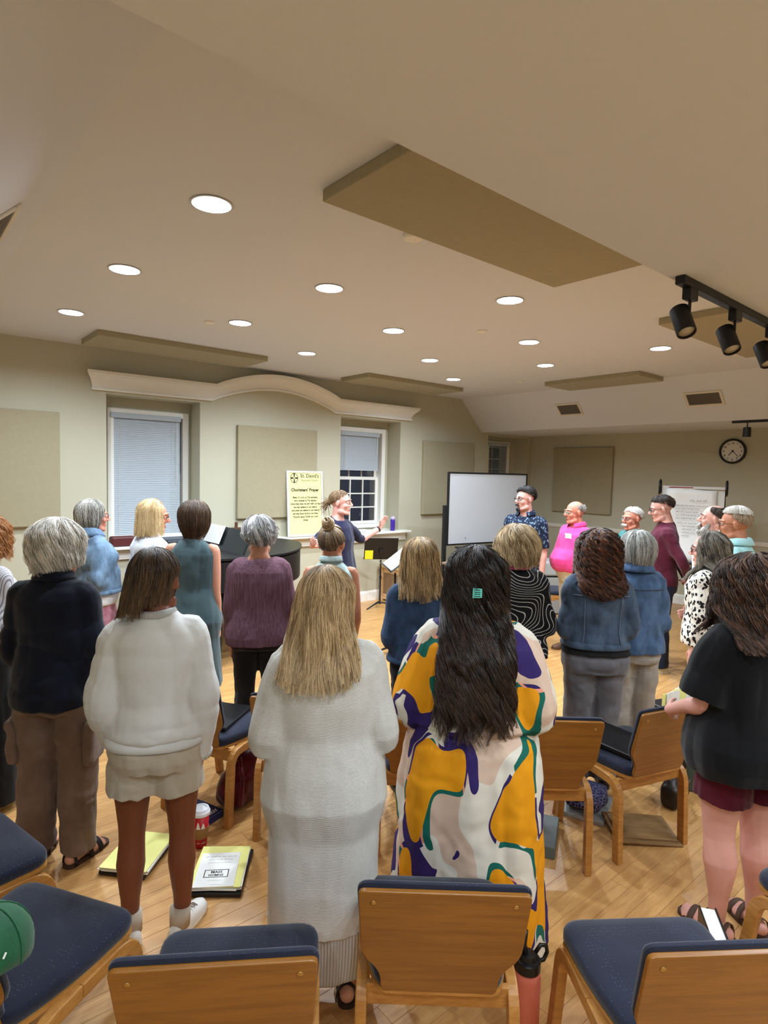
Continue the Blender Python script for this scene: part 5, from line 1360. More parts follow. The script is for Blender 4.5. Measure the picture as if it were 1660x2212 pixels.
# 3 young woman in grey sweatshirt
p = P_(.83, 2.36, 62, 1.595, 'person with long dark hair in light grey sweatshirt and beige shorts', head=(-16, -4, -4), arms=('pocket', ((.10, -.10, -.98), (-.02, .20, -.98), (-.1, .25, -.95))), sk=TAN, feet=(24, 24), stance=.105, vox=.007, g=1.0)
p.body(fine=.006, fore=.9, legs=1.0).face()
p.hair(hairmat('hair_dark_highlight', (30, 22, 18), (128, 100, 74), .36), n=753, L=.50, zend=lambda t: 1.345 if t < 20 else 1.385, A=(.084, .104, .098), curl=(.003, 3), wid=0.0053, tone=(.0, .55), tipband=.25, sweep=-.20, th=138, margin=.07, seed=5, rough=.04, phi0=(3, 80), zvar=.05, inward=-.02)
M_sw = cloth('grey_sweatshirt', (220, 220, 217), (200, 200, 196), .95, 330, 8, .35, .3)
o = p.top('sweatshirt', M_sw, hem=.53, ease=.042, sl=1.02, r0=.074, r1=.050, bulge=.012, neck=.848, hemin=.022, lay=[(-.007, 8, 8, 2.2, 21), (-.004, 5, 5, 12, 22), (.002, 26, 26, 20, 2)], neckw=(.066, .064))
M_rb = ribm('sweat_rib', (196, 195, 190), (208, 207, 203), 110)
p.band('hem_rib', M_sw, o, .516*p.H, .542*p.H, .022)
MB().rings([p.ring(z*p.H, 0, a=a_, b=a_*.98, c=-.016) for z, a_ in ((.832, .076), (.838, .079), (.845, .074), (.848, .066), (.844, .060))], cap=False).build('neck_rib', M_rb, o, smooth=True, fixn=False)
for q in (-1, 1): p.cuff('cuff', M_rb, o, q, .046, .042, .93, 1.06)
p.trousers('shorts', cloth('beige_shorts', (196, 186, 166), (172, 162, 142), .9, 300, 7, .5, .3), end=.39, ease=.020, thigh=.113, knee=.126, cuff=.126, lay=[(-.007, 10, 10, 6, 41), (-.004, 18, 18, 16, 42)], top=.585)
wl = plain('shoe_white', (224, 220, 210), .5)
p.shoes(plain('sneaker_white', (232, 230, 224), .5), plain('sneaker_sole', (214, 196, 160), .7), 'sneaker', plain('lace_grey', (140, 128, 112), .8))
for q in (-1, 1):
    F = p.foot(q); MB().tube([F @ Vector((0, -.02, .05)), F @ Vector((0, -.016, .125))], [.040, .041], 16).build('sock', plain('sock_beige', (184, 170, 152), .9), p.r, smooth=True)

# 4 woman in denim jacket, far left, profile
p = P_(1.27, 5.06, 8, 1.65, 'person with grey bob in light denim jacket and pink skirt by left wall', head=(-6, -2, 0), g=1.18, arms=('clasp', 'clasp'), sk=RUDDY, vox=.012, belly=.06)
p.body().face(brow=(140, 130, 120)).glasses((90, 80, 76), .0012)
p.hair(hairmat('hair_grey_bob', (96, 90, 82), (206, 202, 192)), n=353, L=.33, zend=lambda t: 1.41 if abs(t) < 110 else 1.50, A=(.094, .112, .102), wid=0.0071, inward=.35, th=128, seed=6, lims=(128, 100, 60))
o = p.top('denim_jacket', denim('denim_light', (120, 146, 170), (84, 108, 136)), hem=.555, ease=.034, sl=.98, r0=.076, r1=.052, hemin=.012, neck=.852, lay=[(-.009, 8, 8, 6, 51), (.004, 20, 20, 18, 5)])
p.collar(MC['denim_light'], o, r=.080, fold=.03, drop=.034)
p.band('waistband', MC['denim_light'], o, .553*p.H, .575*p.H, .030)
for q in (-1, 1): p.cuff('cuff', MC['denim_light'], o, q, .056, .054, .88, 1.0)
p.top('white_shirt', plain('shirt_white', (226, 224, 220), .8), hem=.50, ease=.014, sl=0, neck=.868, neckw=(.066, .066))
p.skirt('pink_skirt', cloth('skirt_pink', (206, 150, 160), (166, 96, 112), .85, 60, 24, .8), hem=.14, w=.25, d=.22); p.shoes()

# 5 blonde woman in white top, far left
p = P_(1.63, 4.77, 12, 1.66, 'person with blonde shoulder hair in white top near the left window', head=(-34, -8, 0), arms=('clasp', ((.10, -.16, -.98), (.02, .10, -.99), (0, .2, -1))), sk=RUDDY, vox=.011)
p.body().face(brow=(150, 110, 60)).glasses((120, 70, 50), .0012)
p.hair(hairmat('hair_blonde_bright', (158, 122, 74), (236, 212, 164)), n=400, L=.40, zend=lambda t: 1.37, A=(.092, .112, .102), wid=0.0068, th=126, seed=7, lims=(128, 100, 58), tone=(.25, 1), flare=.12)
p.top('white_top', cloth('white_cotton', (226, 228, 232), (200, 202, 208), .9), hem=.47, ease=.03, sl=.84, r0=.068, r1=.05, lay=[(-.009, 7, 7, 8, 61), (.004, 18, 18, 20, 6)], flare=.02)
p.trousers('trousers', cloth('dark_floral', (92, 70, 74), (50, 44, 48), .85, 40, 30, .8)); p.shoes()
MB().lathe([(.030, -.004), (.033, 0), (.030, .004)], 16, cap=False).xf(Matrix.Translation(Vector(p.wr[1])+Vector((0, .004, .02)))).build('bracelet', plain('gold', (200, 150, 70), .3, .5, 1.0), p.r, smooth=True)

# 6 woman in teal sleeveless dress
p = P_(1.68, 4.06, 50, 1.685, 'person with brown bob in dark teal sleeveless dress', head=(-8, -3, 3), arms=('low', 'down'), sk=FAIR, vox=.010, g=.98)
p.body(up=.98, fore=1).face()
p.hair(hairmat('hair_brown_bob', (50, 36, 28), (146, 116, 88)), n=494, L=.34, zend=lambda t: 1.415, A=(.096, .114, .104), wid=0.0068, inward=.45, th=138, seed=8, tone=(.0, .55))
M_td = cloth('teal_dress', (80, 100, 104), (58, 77, 83), .85, 300, 6, .5, .2)
p.top('dress', M_td, hem=.22, ease=.022, sl=0, neck=.842, flare=.05, lay=[(-.008, 9, 9, 1.8, 71), (-.004, 16, 16, 4, 72), (.0025, 24, 24, 16, 7)], neckw=(.07, .066)); p.shoes()

# 7 woman in plum linen top
p = P_(1.915, 3.535, 60, 1.603, 'person with short silver hair in plum linen top and black trousers', head=(-2, 0, 0), arms=('down', 'low'), sk=OLD, vox=.009, g=1.08)
p.body().face()
p.hair(hairmat('hair_silver_short', (84, 80, 78), (236, 234, 232)), n=730, L=.16, hang=False, A=(.093, .112, .106), cen=(0, -.016, .122), wid=0.0068, rough=.16, lims=(141, 108, 62), tone=(.05, 1), seed=9, swirl=.5, curl=(.004, 7), droop=.01, th=178)
p.top('linen_top', linenm(), hem=.475, ease=.042, sl=.93, r0=.078, r1=.056, neck=.826, neckw=(.105, .082), lay=[(-.009, 8, 8, 2.2, 81), (.004, 20, 20, 10, 8)], flare=.0)
p.trousers('trousers', cloth('black_trousers', (26, 25, 26)), knee=.07, cuff=.066, thigh=.094); p.shoes()

# 8 woman with top bun
p = P_(2.26, 3.205, 52, 1.57, 'person with hair in a top bun and pale aqua sleeveless blouse', head=(-16, -2, 0), arms=('low', ((.10, -.10, -.99), (-.08, .42, -.9), (-.2, .5, -.8))), sk=('skin_warm', (186, 128, 98)), vox=.009, g=1.0)
p.body(fine=.0065, up=.98).face()
mh = hairmat('hair_bun_blond', (56, 42, 32), (206, 176, 134))
rg = np.random.default_rng(12); mb = MB(); HM3 = np.array(p.HM.to_3x3()); HT = np.array(p.HM.translation); Ab = np.array((.079, .101, .092)); cb = np.array((0, -.010, .127))
bun = np.array((0, -.055, .078)); bd = bun/Ab; bd = bd/np.linalg.norm(bd)
def on(d, rs): return HM3 @ (cb+rs*Ab*d)+HT
for i in range(520):
    t = R(rg.uniform(-160, 160)); ph = R(rg.uniform(118, 136) if abs(t) < 1.0 else (rg.uniform(92, 108) if abs(t) < 2.0 else rg.uniform(52, 64)))
    d0 = np.array((math.sin(ph)*math.sin(t), -math.sin(ph)*math.cos(t), math.cos(ph))); rs = 1+rg.uniform(-.01, .03)
    P = []
    for u in np.linspace(0, 1, 11):
        d = d0*(1-u)+bd*u; d /= np.linalg.norm(d); P.append(on(d, rs+.02*math.sin(u*PI)))
    low = d0[2] < -.2; mb.tube(P, np.interp(np.linspace(0, 1, 11), [0, .2, 1], [.002, .007, .005])*rg.uniform(.7, 1.2), 4, flat=.4, tone=np.clip(np.linspace(.05, .35 if low else .75, 11)+rg.uniform(-.1, .25), 0, 1), hint=tuple(HM3 @ d0), cap=False)
G = []
for t in np.linspace(-180, 180, 33):
    tr = R(t); lim = np.interp(abs(t), [0, 57, 115, 180], [134, 112, 92, 54]); G.append([on(np.array((math.sin(R(q))*math.sin(tr), -math.sin(R(q))*math.cos(tr), math.cos(R(q)))), .985) for q in np.linspace(1, lim, 12)])
mb.add(np.array(G).reshape(-1, 3), [(i*12+j, (i+1)*12+j, (i+1)*12+j+1, i*12+j+1) for i in range(32) for j in range(11)], tone=.15)
hr = mb.build('hair', mh, p.r, smooth=True, tone=True, fixn=False)
mb = MB(); bc = cb+Ab*bd*1.30
for i in range(90):
    a0 = rg.uniform(0, 6.28); tilt = rg.normal(size=3)*.55+np.array((bd[0], bd[1], bd[2])); tilt /= np.linalg.norm(tilt)
    u = np.cross(tilt, (1, 0, .1)); u /= np.linalg.norm(u); w = np.cross(tilt, u); r_ = rg.uniform(.024, .036); c = bc+bd*rg.uniform(-.014, .016)
    P = [HM3 @ (c+r_*(math.cos(a0+q)*u+math.sin(a0+q)*w))+HT for q in np.linspace(0, 4.4, 13)]
    mb.tube(P, rg.uniform(.005, .009), 4, flat=.6, tone=[rg.uniform(.3, 1)]*13, cap=False)
mb.ball(HM3 @ bc+HT, .03, 12, 8)
mb.build('hair_bun', mh, hr, smooth=True, tone=True, fixn=False)
e = MB(); u = np.cross(bd, (1, 0, 0)); u /= np.linalg.norm(u); w = np.cross(bd, u)
e.tube([HM3 @ (cb+Ab*bd*1.06+.027*(math.cos(q)*u+math.sin(q)*w))+HT for q in np.linspace(0, 2*PI, 19)], .006, 7); e.build('hair_tie', plain('hair_tie', (24, 20, 20), .7), hr, smooth=True)
M_aq = cloth('aqua_blouse', (178, 198, 196), (150, 174, 172), .85, 120, 14, .5)
o = p.top('blouse', M_aq, hem=.50, ease=.022, sl=.0, neck=.846); p.collar(M_aq, o, z1=.862, r=.062, fold=.008, drop=.02, gap=.4)
p.trousers('trousers', cloth('black_trousers', (26, 25, 26)), knee=.07, cuff=.066, thigh=.094); p.shoes()

# 9 woman in long knitted cardigan
p = P_(1.20, 1.715, 58, 1.575, 'person with long blonde hair in long pale grey knitted cardigan', head=(-6, -4, -3), arms=('book', 'book'), sk=FAIR, feet=(6, 6), stance=.10, vox=.008, g=1.15)
p.body(bf=True).face()
p.hair(hairmat('hair_blonde_long', (122, 94, 62), (224, 196, 150), .4), n=1060, L=.72, zend=lambda t: 1.20+.08*(abs(t)/100)**2, A=(.086, .107, .102), curl=(.007, 4.5), wid=0.0055, tone=(.15, .8), th=140, margin=.062, tipc=.4, seed=10, rough=.06, phi0=(2, 84), flare=.20, sweep=-.10, zvar=.07, tipband=.05)
M_kn = knitm(); M_rib = ribm('grey_rib', (184, 180, 174), (210, 207, 201), 95)
cdg = p.top('cardigan', M_kn, hem=.20, ease=.040, sl=.80, r0=.080, r1=.062, neck=.83, neckw=(.09, .078), flare=.008, lay=[(-.010, 6, 6, 1.6, 91), (-.005, 12, 12, 3, 92), (.003, 22, 22, 12, 9)], bulge=.012)
k_ = []
for i in range(6):
    u = i/5; k_.append([(x*(1-.0*u), y, z+.012*math.sin(x*22)) for x, y, z in p.ring((.212-.125*u)*p.H, .022-.010*u+.004*math.sin(3*u), c=-.02)])
mk_ = fuse(MB().rings(k_), 'ribbed_hem', .008, 2); folds(mk_, [(.010, 13, 13, 1, 93)]); link('ribbed_hem', mk_, M_rib, cdg)
for q in (-1, 1):
    E, W = p.el[q], p.wr[q]; MB().tube([E*.42+W*.58, E*.30+W*.70, E*.2+W*.8], [.068, .066, .062], 18).build('sleeve_cuff', cloth('cuff_beige', (206, 190, 172), (184, 166, 148), .95, 200, 20, .4, .3), cdg, smooth=True)
p.trousers('leggings', cloth('dark_jeans', (30, 36, 54), (22, 26, 40)), knee=.062, cuff=.056, thigh=.09, end=.10, ease=.006)
p.sandals(plain('sandal_strap', (26, 22, 22), .6), plain('sandal_sole_dark', (52, 36, 28), .7))

# 10 choir leader
p = P_(3.53, 4.88, -68, 1.735, 'person leading the choir in navy dress with arms stretched out', head=(18, 0, 0), arms=('wide', 'wide2'), sk=PINK, vox=.010)
p.body(curl=.35, fine=.0065, thumb=(-1,)).face(brow=(130, 100, 70))
p.hair(hairmat('hair_ash_blond', (84, 62, 42), (158, 128, 92)), n=306, L=.22, hang=False, A=(.079, .100, .091), wid=0.0057, lims=(128, 92, 50), th=179, seed=13, curl=(.003, 6))
pt = MB(); rg = np.random.default_rng(4)
for i in range(60):
    a = HM_ = p.HM; s0 = Vector((rg.normal()*.012, -.105, .10+rg.normal()*.012)); d = Vector((rg.normal()*.022, -.055+rg.normal()*.02, -.045+rg.normal()*.03))
    pt.tube([p.HM @ s0, p.HM @ (s0+d*.6+Vector((0, -.012, .006))), p.HM @ (s0+d*1.4)], [.006, .006, .002], 4, flat=.5, tone=[rg.uniform(.1, .9)]*3, cap=False)
pt.build('hair_tail', hairmat('hair_ash_blond', (84, 62, 42), (158, 128, 92)), p.r, smooth=True, tone=True, fixn=False)
M_nd = cloth('navy_dress', (32, 32, 62), (20, 20, 42), .85, 300, 6, .5, .2)
p.top('dress', M_nd, hem=.26, ease=.012, sl=.62, r0=.056, r1=.048, neck=.842, flare=.09, waist=.006, neckw=(.085, .07), neckdrop=.05, lay=[(.010, 12, 12, 1.6, 101), (.003, 26, 26, 16, 1)], vox=.009)
W, E = Vector(p.wr[-1]), Vector(p.el[-1]); d = (W-E).normalized()
MB().tube([W-d*.03, W-d*.012], .0325, 14).build('wrist_watch', M_blackp, p.r, smooth=True); p.shoes()

# 11 dark blonde woman in denim
p = P_(2.42, 2.53, 58, 1.53, 'person with dark blonde layered hair in dark denim jacket and black trousers', head=(-4, -2, 0), arms=('clasp', 'clasp'), sk=FAIR, vox=.009, g=1.0)
p.body().face()
p.hair(hairmat('hair_dark_blonde', (92, 66, 40), (216, 184, 132)), n=659, L=.44, zend=lambda t: 1.20+.02*abs(t)/100, A=(.096, .115, .106), curl=(.006, 5), wid=0.0064, th=140, margin=.05, seed=14, flare=.16, tone=(.0, .85), zvar=.06)
M_dd = denim('denim_dark', (50, 70, 98), (32, 47, 70))
o = p.top('denim_jacket', M_dd, hem=.53, ease=.03, sl=.98, r0=.076, r1=.052, hemin=.01, neck=.85, lay=[(-.010, 8, 8, 5, 111), (.004, 18, 18, 18, 1)]); p.collar(M_dd, o, r=.080, fold=.03, drop=.034)
p.band('waistband', M_dd, o, .528*p.H, .548*p.H, .028)
p.trousers('trousers', cloth('black_trousers', (26, 25, 26)), knee=.07, cuff=.066, thigh=.094); p.shoes()

# 12 woman in colourful dress
p = P_(1.755, 1.52, 44, 1.63, 'person with very long dark wavy hair in white, mustard and purple print dress', head=(-3, -4, 0), arms=('clasp', 'clasp'), sk=('skin_olive', (132, 88, 66)), vox=.008, g=1.34, stance=.10)
p.body(fine=.0065).face()
p.hair(hairmat('hair_black_wavy', (15, 11, 10), (92, 68, 54), .38), n=1295, L=.98, zend=lambda t: 1.02+.08*(abs(t)/90)**2, A=(.087, .110, .102), cen=(0, -.014, .124), curl=(.021, 5.0), wid=0.0053, tone=(.0, .38), tipband=.30, th=135, margin=.062, seed=15, rough=.12, phi0=(2, 86), flare=.06, zvar=.15)
hc = MB()
for i in range(5): hc.bbox((.006, -.150-.003*(i % 2), .075+.007*(i-2)), (.028-.003*abs(i-2), .016, .0045), .0015, seg=1)
hc.bbox((-.008, -.149, .075), (.006, .018, .036), .002).bbox((.018, -.149, .075), (.006, .018, .031), .002)
hc.xf(p.HM).build('hair_clip', plain('clip_teal', (112, 206, 194), .25, .5), p.r)
p.top('dress', M_dress, hem=.58, ease=.036, sl=.62, r0=.096, r1=.086, neck=.835, neckw=(.09, .078), lay=[(-.010, 8, 8, 2.4, 121), (.004, 20, 20, 12, 1)], bulge=.02, flare=.03, hemin=.03)
sk_ = []
for i in range(12):
    u = i/11; z = .60-.55*u; tt = np.arange(40)*2*PI/40
    a = np.interp(u, [0, .1, .25, .6, 1], [.215, .268, .288, .302, .318])+.008*np.sin(7*tt+1)*u; b = np.interp(u, [0, .1, .25, .6, 1], [.165, .200, .205, .20, .195])+.006*np.sin(5*tt)*u
    sk_.append(np.column_stack([a*np.cos(tt), -.03+b*np.sin(tt)-.01*u, np.full(40, z*p.H)]))
mk_ = fuse(MB().rings(np.array(sk_)), 'dress_skirt', .009, 3); folds(mk_, [(.014, 9, 9, 2.0, 125), (-.012, 11, 11, 2.6, 126), (.004, 24, 24, 24, 1)]); link('dress_skirt', mk_, M_dress, p.r)
p.shoes()

# 13 woman in black top with white contour lines
p = P_(2.94, 2.24, 62, 1.61, 'person with fluffy blonde bob in black top with curved white lines', head=(14, -2, 0), arms=('clasp', 'clasp'), sk=PINK, vox=.009, g=1.05)
p.body().face()
p.hair(hairmat('hair_blonde_bob', (116, 92, 58), (230, 208, 168)), n=541, L=.30, zend=lambda t: 1.365, A=(.104, .122, .112), cen=(0, -.016, .118), curl=(.012, 6), wid=0.0071, inward=.3, th=140, seed=16, rough=.12, tone=(.05, .95), swirl=.4, flare=.06)
o = p.top('patterned_top', stripem(), hem=.50, ease=.04, sl=.95, r0=.084, r1=.06, neck=.842, lay=[(-.008, 8, 8, 5, 131), (.004, 20, 20, 16, 1)])
MB().rings([p.ring(.838*p.H, 0, a=.082, b=.078, c=-.014), p.ring(.85*p.H, 0, a=.074, b=.070, c=-.014), p.ring(.856*p.H, 0, a=.064, b=.062, c=-.014)], cap=False).build('collar_trim', plain('pink_trim', (212, 84, 138), .8), o, smooth=True)
p.trousers('trousers', cloth('black_trousers', (26, 25, 26)), knee=.075, cuff=.075); p.shoes()

# 14 man in navy patterned shirt
p = P_(5.37, 3.99, 192, 1.795, 'person with dark hair, beard and glasses in navy leaf print short sleeved shirt', male=True, head=(-28, -2, 0), arms=(((.08, -.08, -.99), (.0, .12, -.99), (0, .2, -1)), 'down'), sk=PINK, vox=.011, g=.98)
p.body(fine=.0065).face(brow=(30, 24, 20)).glasses((40, 32, 30), .0016)
mhd = hairmat('hair_near_black', (14, 12, 11), (46, 38, 32))
p.hair(mhd, n=400, L=.10, hang=False, A=(.083, .106, .101), wid=0.0071, lims=(124, 78, 50), th=180, seed=17, rough=.14, swirl=.5, droop=.008)
p.tufts('beard', mhd, [((0, .078, .002), (.024, .016, .016)), ((0, .085, .012), (.014, .01, .008))], 90, (.010, .018), .004)
p.tufts('moustache', mhd, [((-.012, .0935, .048), (.014, .005, .005)), ((.012, .0935, .048), (.014, .005, .005))], 50, (.008, .014), .003, seed=3)
M_ps = shirtprint()
o = p.top('patterned_shirt', M_ps, hem=.47, ease=.024, sl=.52, r0=.074, r1=.070, neck=.838, neckw=(.085, .074), neckdrop=.035)
p.collar(M_ps, o, r=.076, z1=.854, fold=.014, drop=.026)
p.nametag(-.075, 1.345, .004); p.trousers('trousers', cloth('dark_trousers', (30, 31, 38)), thigh=.1); p.shoes()
W, E = Vector(p.wr[-1]), Vector(p.el[-1]); d = (W-E).normalized(); MB().tube([W-d*.035, W-d*.010], .0335, 14).build('wrist_watch', M_blackp, p.r, smooth=True)

# 15 man in pink polo shirt
p = P_(5.79, 3.63, 162, 1.665, 'person with balding grey head in bright pink polo shirt and beige trousers', male=True, head=(-14, -3, 0), arms=('back', 'back'), sk=RUDDY, vox=.011, g=1.08, belly=.15)
p.body().face(brow=(150, 140, 130)).glasses((130, 110, 100), .0012)
p.hair(hairmat('hair_grey_sides', (112, 104, 96), (186, 180, 172)), n=235, L=.06, hang=False, A=(.078, .099, .090), wid=0.0057, lims=(126, 84, 30), phi0=(52, 100), th=112, seed=18, sheet=False, rough=.05)
M_pk = cloth('pink_polo', (238, 84, 156), (214, 62, 132), .85, 300, 6, .5, .2)
p.top('polo_shirt', M_pk, hem=.525, ease=.026, sl=.52, r0=.078, r1=.074, neck=.838, neckw=(.088, .076), neckdrop=.03, hemin=.02)
p.collar(M_pk, p.r.children[-1], r=.078, z1=.854, fold=.014, drop=.026)
p.nametag(-.06, 1.275, .004); p.trousers('trousers', cloth('beige_chinos', (212, 202, 178), (190, 178, 152)), thigh=.105); p.shoes(plain('shoe_brown', (96, 66, 44), .5))

# 16 curly haired woman in denim jacket
p = P_(3.36, 1.94, 48, 1.59, 'person with curly dark auburn hair in faded denim jacket and grey trousers', head=(-4, -2, 0), arms=('clasp', 'clasp'), sk=PINK, vox=.009, g=1.07, hipw=1.06)
p.body().face()
p.hair(hairmat('hair_auburn_curly', (36, 20, 14), (120, 72, 46)), n=895, L=.50, zend=lambda t: 1.20+.05*(abs(t)/100), A=(.100, .116, .104), cen=(0, -.018, .118), curl=(.014, 16), ds=.007, coh=0.0, wid=0.0044, th=140, margin=.055, seed=19, rough=.22, tone=(.0, .9), zvar=.06, flare=.03, tip=.6)
M_df = denim('denim_mid', (74, 90, 110), (50, 63, 82))
o = p.top('denim_jacket', M_df, hem=.555, ease=.036, sl=.98, r0=.080, r1=.056, hemin=.014, neck=.85, lay=[(-.010, 7, 7, 6, 161), (.004, 18, 18, 18, 1)])
p.collar(M_df, o, r=.080, fold=.03, drop=.034)
p.band('waistband', M_df, o, .552*p.H, .576*p.H, .034)
p.top('black_shirt', plain('black_jersey', (16, 16, 18), .9), hem=.525, ease=.004, flare=.026, sl=0, neck=.83, vox=.012)
sm = MB()
for q in (-1, 1):
    ptsl = [tuple(p.ring(z*p.H, .0405, n=80)[(60+q*7) % 80]) for z in np.linspace(.575, .76, 10)]; sm.tube(ptsl, .0035, 5)
sm.tube([tuple(p.ring(.755*p.H, .041, n=80)[j]) for j in range(46, 75)], .0035, 5)
sm.build('seam', denim('denim_seam', (96, 112, 132), (76, 92, 112)), o, smooth=True)
p.trousers('trousers', cloth('grey_denim', (116, 114, 118), (88, 87, 92), .88, 360, 8, .6, .3), ease=.018, thigh=.106, knee=.086, cuff=.09, lay=[(-.007, 9, 9, 12, 165), (.004, 22, 22, 26, 2)]); p.shoes()

# 17 grey bob, blue denim shirt
p = P_(3.77, 1.905, 52, 1.575, 'person with straight grey bob in blue chambray shirt and light grey trousers', head=(10, -3, 0), arms=(((.05, -.08, -.99), (-.5, .8, -.2), (-.8, .4, -.1)),)*2, sk=PINK, vox=.009, g=.99)
p.body().face(brow=(140, 136, 130))
p.hair(hairmat('hair_grey_straight', (112, 112, 108), (214, 214, 208)), n=541, L=.32, zend=lambda t: 1.345, A=(.100, .117, .108), wid=0.0061, inward=.42, th=140, seed=20, tone=(.1, .95), cen=(0, -.016, .12))
M_ch = denim('chambray', (76, 100, 132), (52, 74, 104))
o = p.top('denim_shirt', M_ch, hem=.50, ease=.036, sl=.95, r0=.080, r1=.056, neck=.85, lay=[(-.011, 7, 7, 7, 171), (.005, 16, 16, 16, 1)], back=.01)
p.collar(M_ch, o, r=.078, fold=.026, drop=.03)
MB().tube([tuple(p.ring(.765*p.H, .041, n=80)[j]) for j in range(44, 77)], .003, 5).build('yoke_seam', M_df, o, smooth=True)
p.trousers('trousers', cloth('light_grey_twill', (164, 156, 146), (136, 128, 120), .88, 300, 7, .6, .25), ease=.02, thigh=.104, knee=.088, cuff=.088, lay=[(-.010, 8, 8, 13, 175), (.004, 22, 22, 26, 2)]); p.shoes()

# 18 man with white moustache
p = P_(6.25, 3.22, 152, 1.61, 'person with white hair, moustache and glasses in teal shirt', male=True, head=(4, -2, 0), arms=('clasp', 'clasp'), sk=RUDDY, vox=.013)
p.body().face(brow=(200, 196, 190)).glasses((90, 76, 66), .0015)
mhw = hairmat('hair_white_short', (176, 172, 164), (244, 242, 236))
p.hair(mhw, n=306, L=.10, hang=False, A=(.084, .105, .096), wid=0.0071, lims=(124, 80, 52), th=180, seed=21, swirl=.6, rough=.08)
p.tufts('moustache', mhw, [((-.016, .094, .048), (.018, .007, .006)), ((.016, .094, .048), (.018, .007, .006)), ((0, .096, .05), (.01, .006, .005))], 90, (.012, .020), .004)
p.top('teal_shirt', cloth('teal_cotton', (82, 152, 150), (58, 122, 122)), hem=.47, ease=.024, sl=.52, r0=.074, r1=.07, neck=.85, neckw=(.08, .074)); p.trousers('trousers', cloth('dark_trousers', (30, 31, 38))); p.shoes()

# 19 young man in maroon sweater
p = P_(5.945, 2.74, 122, 1.755, 'person with dark hair and glasses in maroon sweater with hands behind back', male=True, head=(2, -14, 0), arms=('behind', 'behind'), sk=PINK, vox=.010, g=.98, stance=.10, feet=(10, 14))
p.body(fine=.0065, curl=.8, fore=.85).face(brow=(40, 28, 22)).glasses((34, 26, 26), .0024)
p.hair(hairmat('hair_dark_brown', (22, 16, 14), (66, 48, 38)), n=400, L=.08, hang=False, A=(.082, .104, .098), wid=0.0064, lims=(122, 78, 52), th=180, seed=22, rough=.10, swirl=.5, droop=.006)
p.top('sweater', cloth('maroon_knit', (96, 32, 52), (66, 20, 36), .92, 260, 8, .5, .3), hem=.50, ease=.026, sl=1.0, r0=.070, r1=.044, neck=.852, hemin=.014, lay=[(-.008, 8, 8, 7, 191), (-.004, 16, 16, 12, 1)], neckw=(.070, .066))
p.band('hem_rib', MC['maroon_knit'], p.r.children[-1], .495*p.H, .52*p.H, .012)
p.trousers('jeans', denim('jeans_dark', (34, 42, 66), (22, 28, 46)), thigh=.1, knee=.078, cuff=.074); p.shoes(plain('trainer_cream', (226, 222, 200), .55), plain('trainer_sole', (232, 226, 196), .6), 'trainer', plain('lace_white', (240, 238, 230), .8))

# 20 woman in leaf print blouse
p = P_(4.54, 1.755, 92, 1.545, 'person with long grey wavy hair and glasses in black and white leaf print blouse', head=(14, -3, 0), arms=(((.10, -.02, -.99), (.02, .10, -.99), (0, .15, -1)), 'clasp'), sk=PINK, vox=.010, g=1.02)
p.body().face(brow=(90, 80, 74)).glasses((30, 26, 26), .0020)
p.hair(hairmat('hair_grey_wavy', (44, 42, 40), (176, 168, 152)), n=494, L=.48, zend=lambda t: 1.19, A=(.090, .110, .100), curl=(.012, 6), wid=0.0064, th=122, margin=.055, seed=23, tone=(.0, .7), zvar=.06, lims=(128, 102, 60), tipband=.15, rough=.1)
p.top('leaf_blouse', leafm(), hem=.475, ease=.04, sl=.88, r0=.078, r1=.056, neck=.842, lay=[(-.010, 7, 7, 7, 201), (.004, 16, 16, 18, 1)], flare=.015); p.trousers('trousers', cloth('pale_trousers', (206, 196, 178), (186, 176, 156))); p.shoes()

# 21 bearded man
p = P_(5.65, 2.17, 112, 1.705, 'person with bald front, dark hair and grey beard in white striped shirt', male=True, head=(2, 4, 0), arms=('down', 'down'), sk=PINK, vox=.012, g=1.1)
p.body(nose=1.2).face(brow=(60, 48, 42))
p.hair(hairmat('hair_dark_sides', (50, 41, 36), (98, 82, 70)), n=353, L=.08, hang=False, A=(.081, .102, .093), wid=0.0064, lims=(126, 88, 36), phi0=(34, 100), th=122, seed=24, sheet=False, rough=.06)
p.tufts('beard', hairmat('beard_grey', (104, 98, 90), (206, 200, 190)), [((0, .072, .0), (.03, .022, .022)), ((-.036, .05, .012), (.018, .03, .02)), ((.036, .05, .012), (.018, .03, .02)), ((-.052, .02, .035), (.01, .022, .03)), ((.052, .02, .035), (.01, .022, .03)), ((0, .092, .05), (.026, .006, .006))], 420, (.025, .05), .0055)
p.top('white_shirt', plain('shirt_white', (226, 224, 220), .8), hem=.48, ease=.03, sl=.6, r0=.08, r1=.07, neck=.852, neckw=(.08, .075)); p.trousers('trousers', cloth('dark_trousers', (30, 31, 38))); p.shoes()

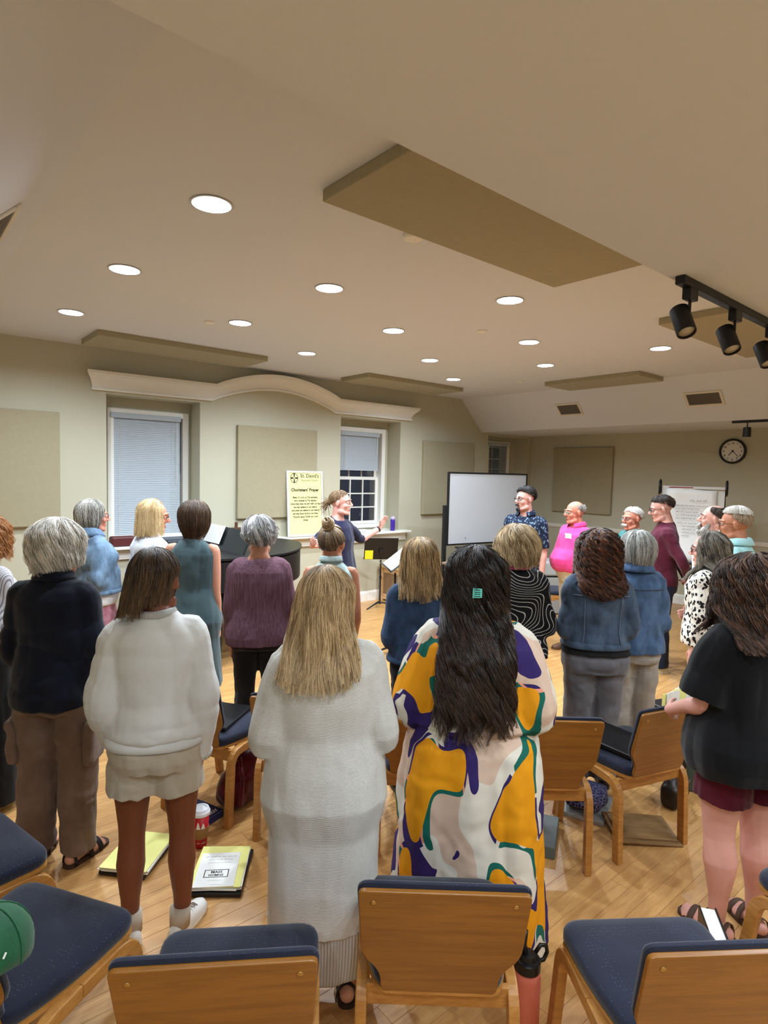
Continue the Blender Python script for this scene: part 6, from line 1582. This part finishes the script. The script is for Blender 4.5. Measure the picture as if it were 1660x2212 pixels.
# 22 man with white hair and pale turquoise shirt
p = P_(5.04, 1.77, 100, 1.71, 'person with thick white hair, glasses and short beard in pale turquoise shirt', male=True, head=(8, -2, 0), arms=('down', 'down'), sk=('skin_tanned', (188, 128, 96)), vox=.010, g=1.06)
p.body().face(brow=(190, 180, 170)).glasses((50, 38, 34), .0018)
p.hair(mhw, n=353, L=.12, hang=False, A=(.084, .106, .103), wid=0.0078, lims=(66, 58, 54), phi0=(3, 46), th=180, seed=25, rough=.12, tone=(.4, 1), name='hair')
p.hair(hairmat('hair_sandy_grey', (150, 122, 96), (204, 186, 162)), n=306, L=.07, hang=False, A=(.080, .101, .093), wid=0.0057, lims=(126, 82, 40), phi0=(52, 100), th=130, seed=26, sheet=False, rough=.05, name='side_hair')
p.tufts('beard', hairmat('beard_white', (170, 158, 144), (226, 218, 206)), [((0, .072, .0), (.028, .02, .018)), ((-.04, .048, .012), (.016, .03, .018)), ((.04, .048, .012), (.016, .03, .018)), ((0, .092, .05), (.024, .005, .005))], 240, (.008, .016), .004)
p.top('collared_shirt', cloth('turquoise_pale', (176, 222, 222), (150, 200, 204)), hem=.48, ease=.03, sl=.55, r0=.08, r1=.074, neck=.84, neckw=(.088, .08), neckdrop=.03)
p.collar(MC['turquoise_pale'], p.r.children[-1], r=.080, z1=.858, fold=.016, drop=.028); p.trousers('trousers', cloth('dark_trousers', (30, 31, 38))); p.shoes()

# 23 woman in black tee at right edge
p = P_(2.74, .885, 62, 1.605, 'person with wavy brown hair in black tee and dark red shorts at right edge', head=(-8, -3, 0), arms=(((.20, .06, -.97), (-.10, .85, -.45), (-.5, .6, -.4)), 'low'), sk=PINK, vox=.008, g=1.14, stance=.095, feet=(18, 6))
p.body(fine=.0065, legs=1.08, bf=True).face()
p.hair(hairmat('hair_brown_wavy', (30, 20, 15), (112, 78, 56)), n=824, L=.52, zend=lambda t: 1.27, A=(.108, .124, .108), cen=(0, -.018, .116), curl=(.016, 9), wid=0.0061, th=140, margin=.07, seed=27, rough=.2, tone=(.0, .7), zvar=.07, flare=.10, tipband=.1)
p.top('black_tee', cloth('black_cotton', (12, 12, 15), (7, 7, 9), .92, 300, 6, .5, .2), hem=.44, ease=.052, sl=.50, r0=.095, r1=.100, neck=.842, lay=[(-.010, 6, 6, 2.6, 231), (-.005, 12, 12, 5, 1)], flare=.03, bulge=.01)
p.trousers('dark_red_shorts', cloth('shorts_dark_red', (92, 20, 38), (64, 12, 26), .85), end=.365, ease=.016, thigh=.108, knee=.108, cuff=.108)
p.sandals(plain('sandal_brown', (84, 64, 50), .7), plain('sandal_sole', (70, 48, 34), .7))
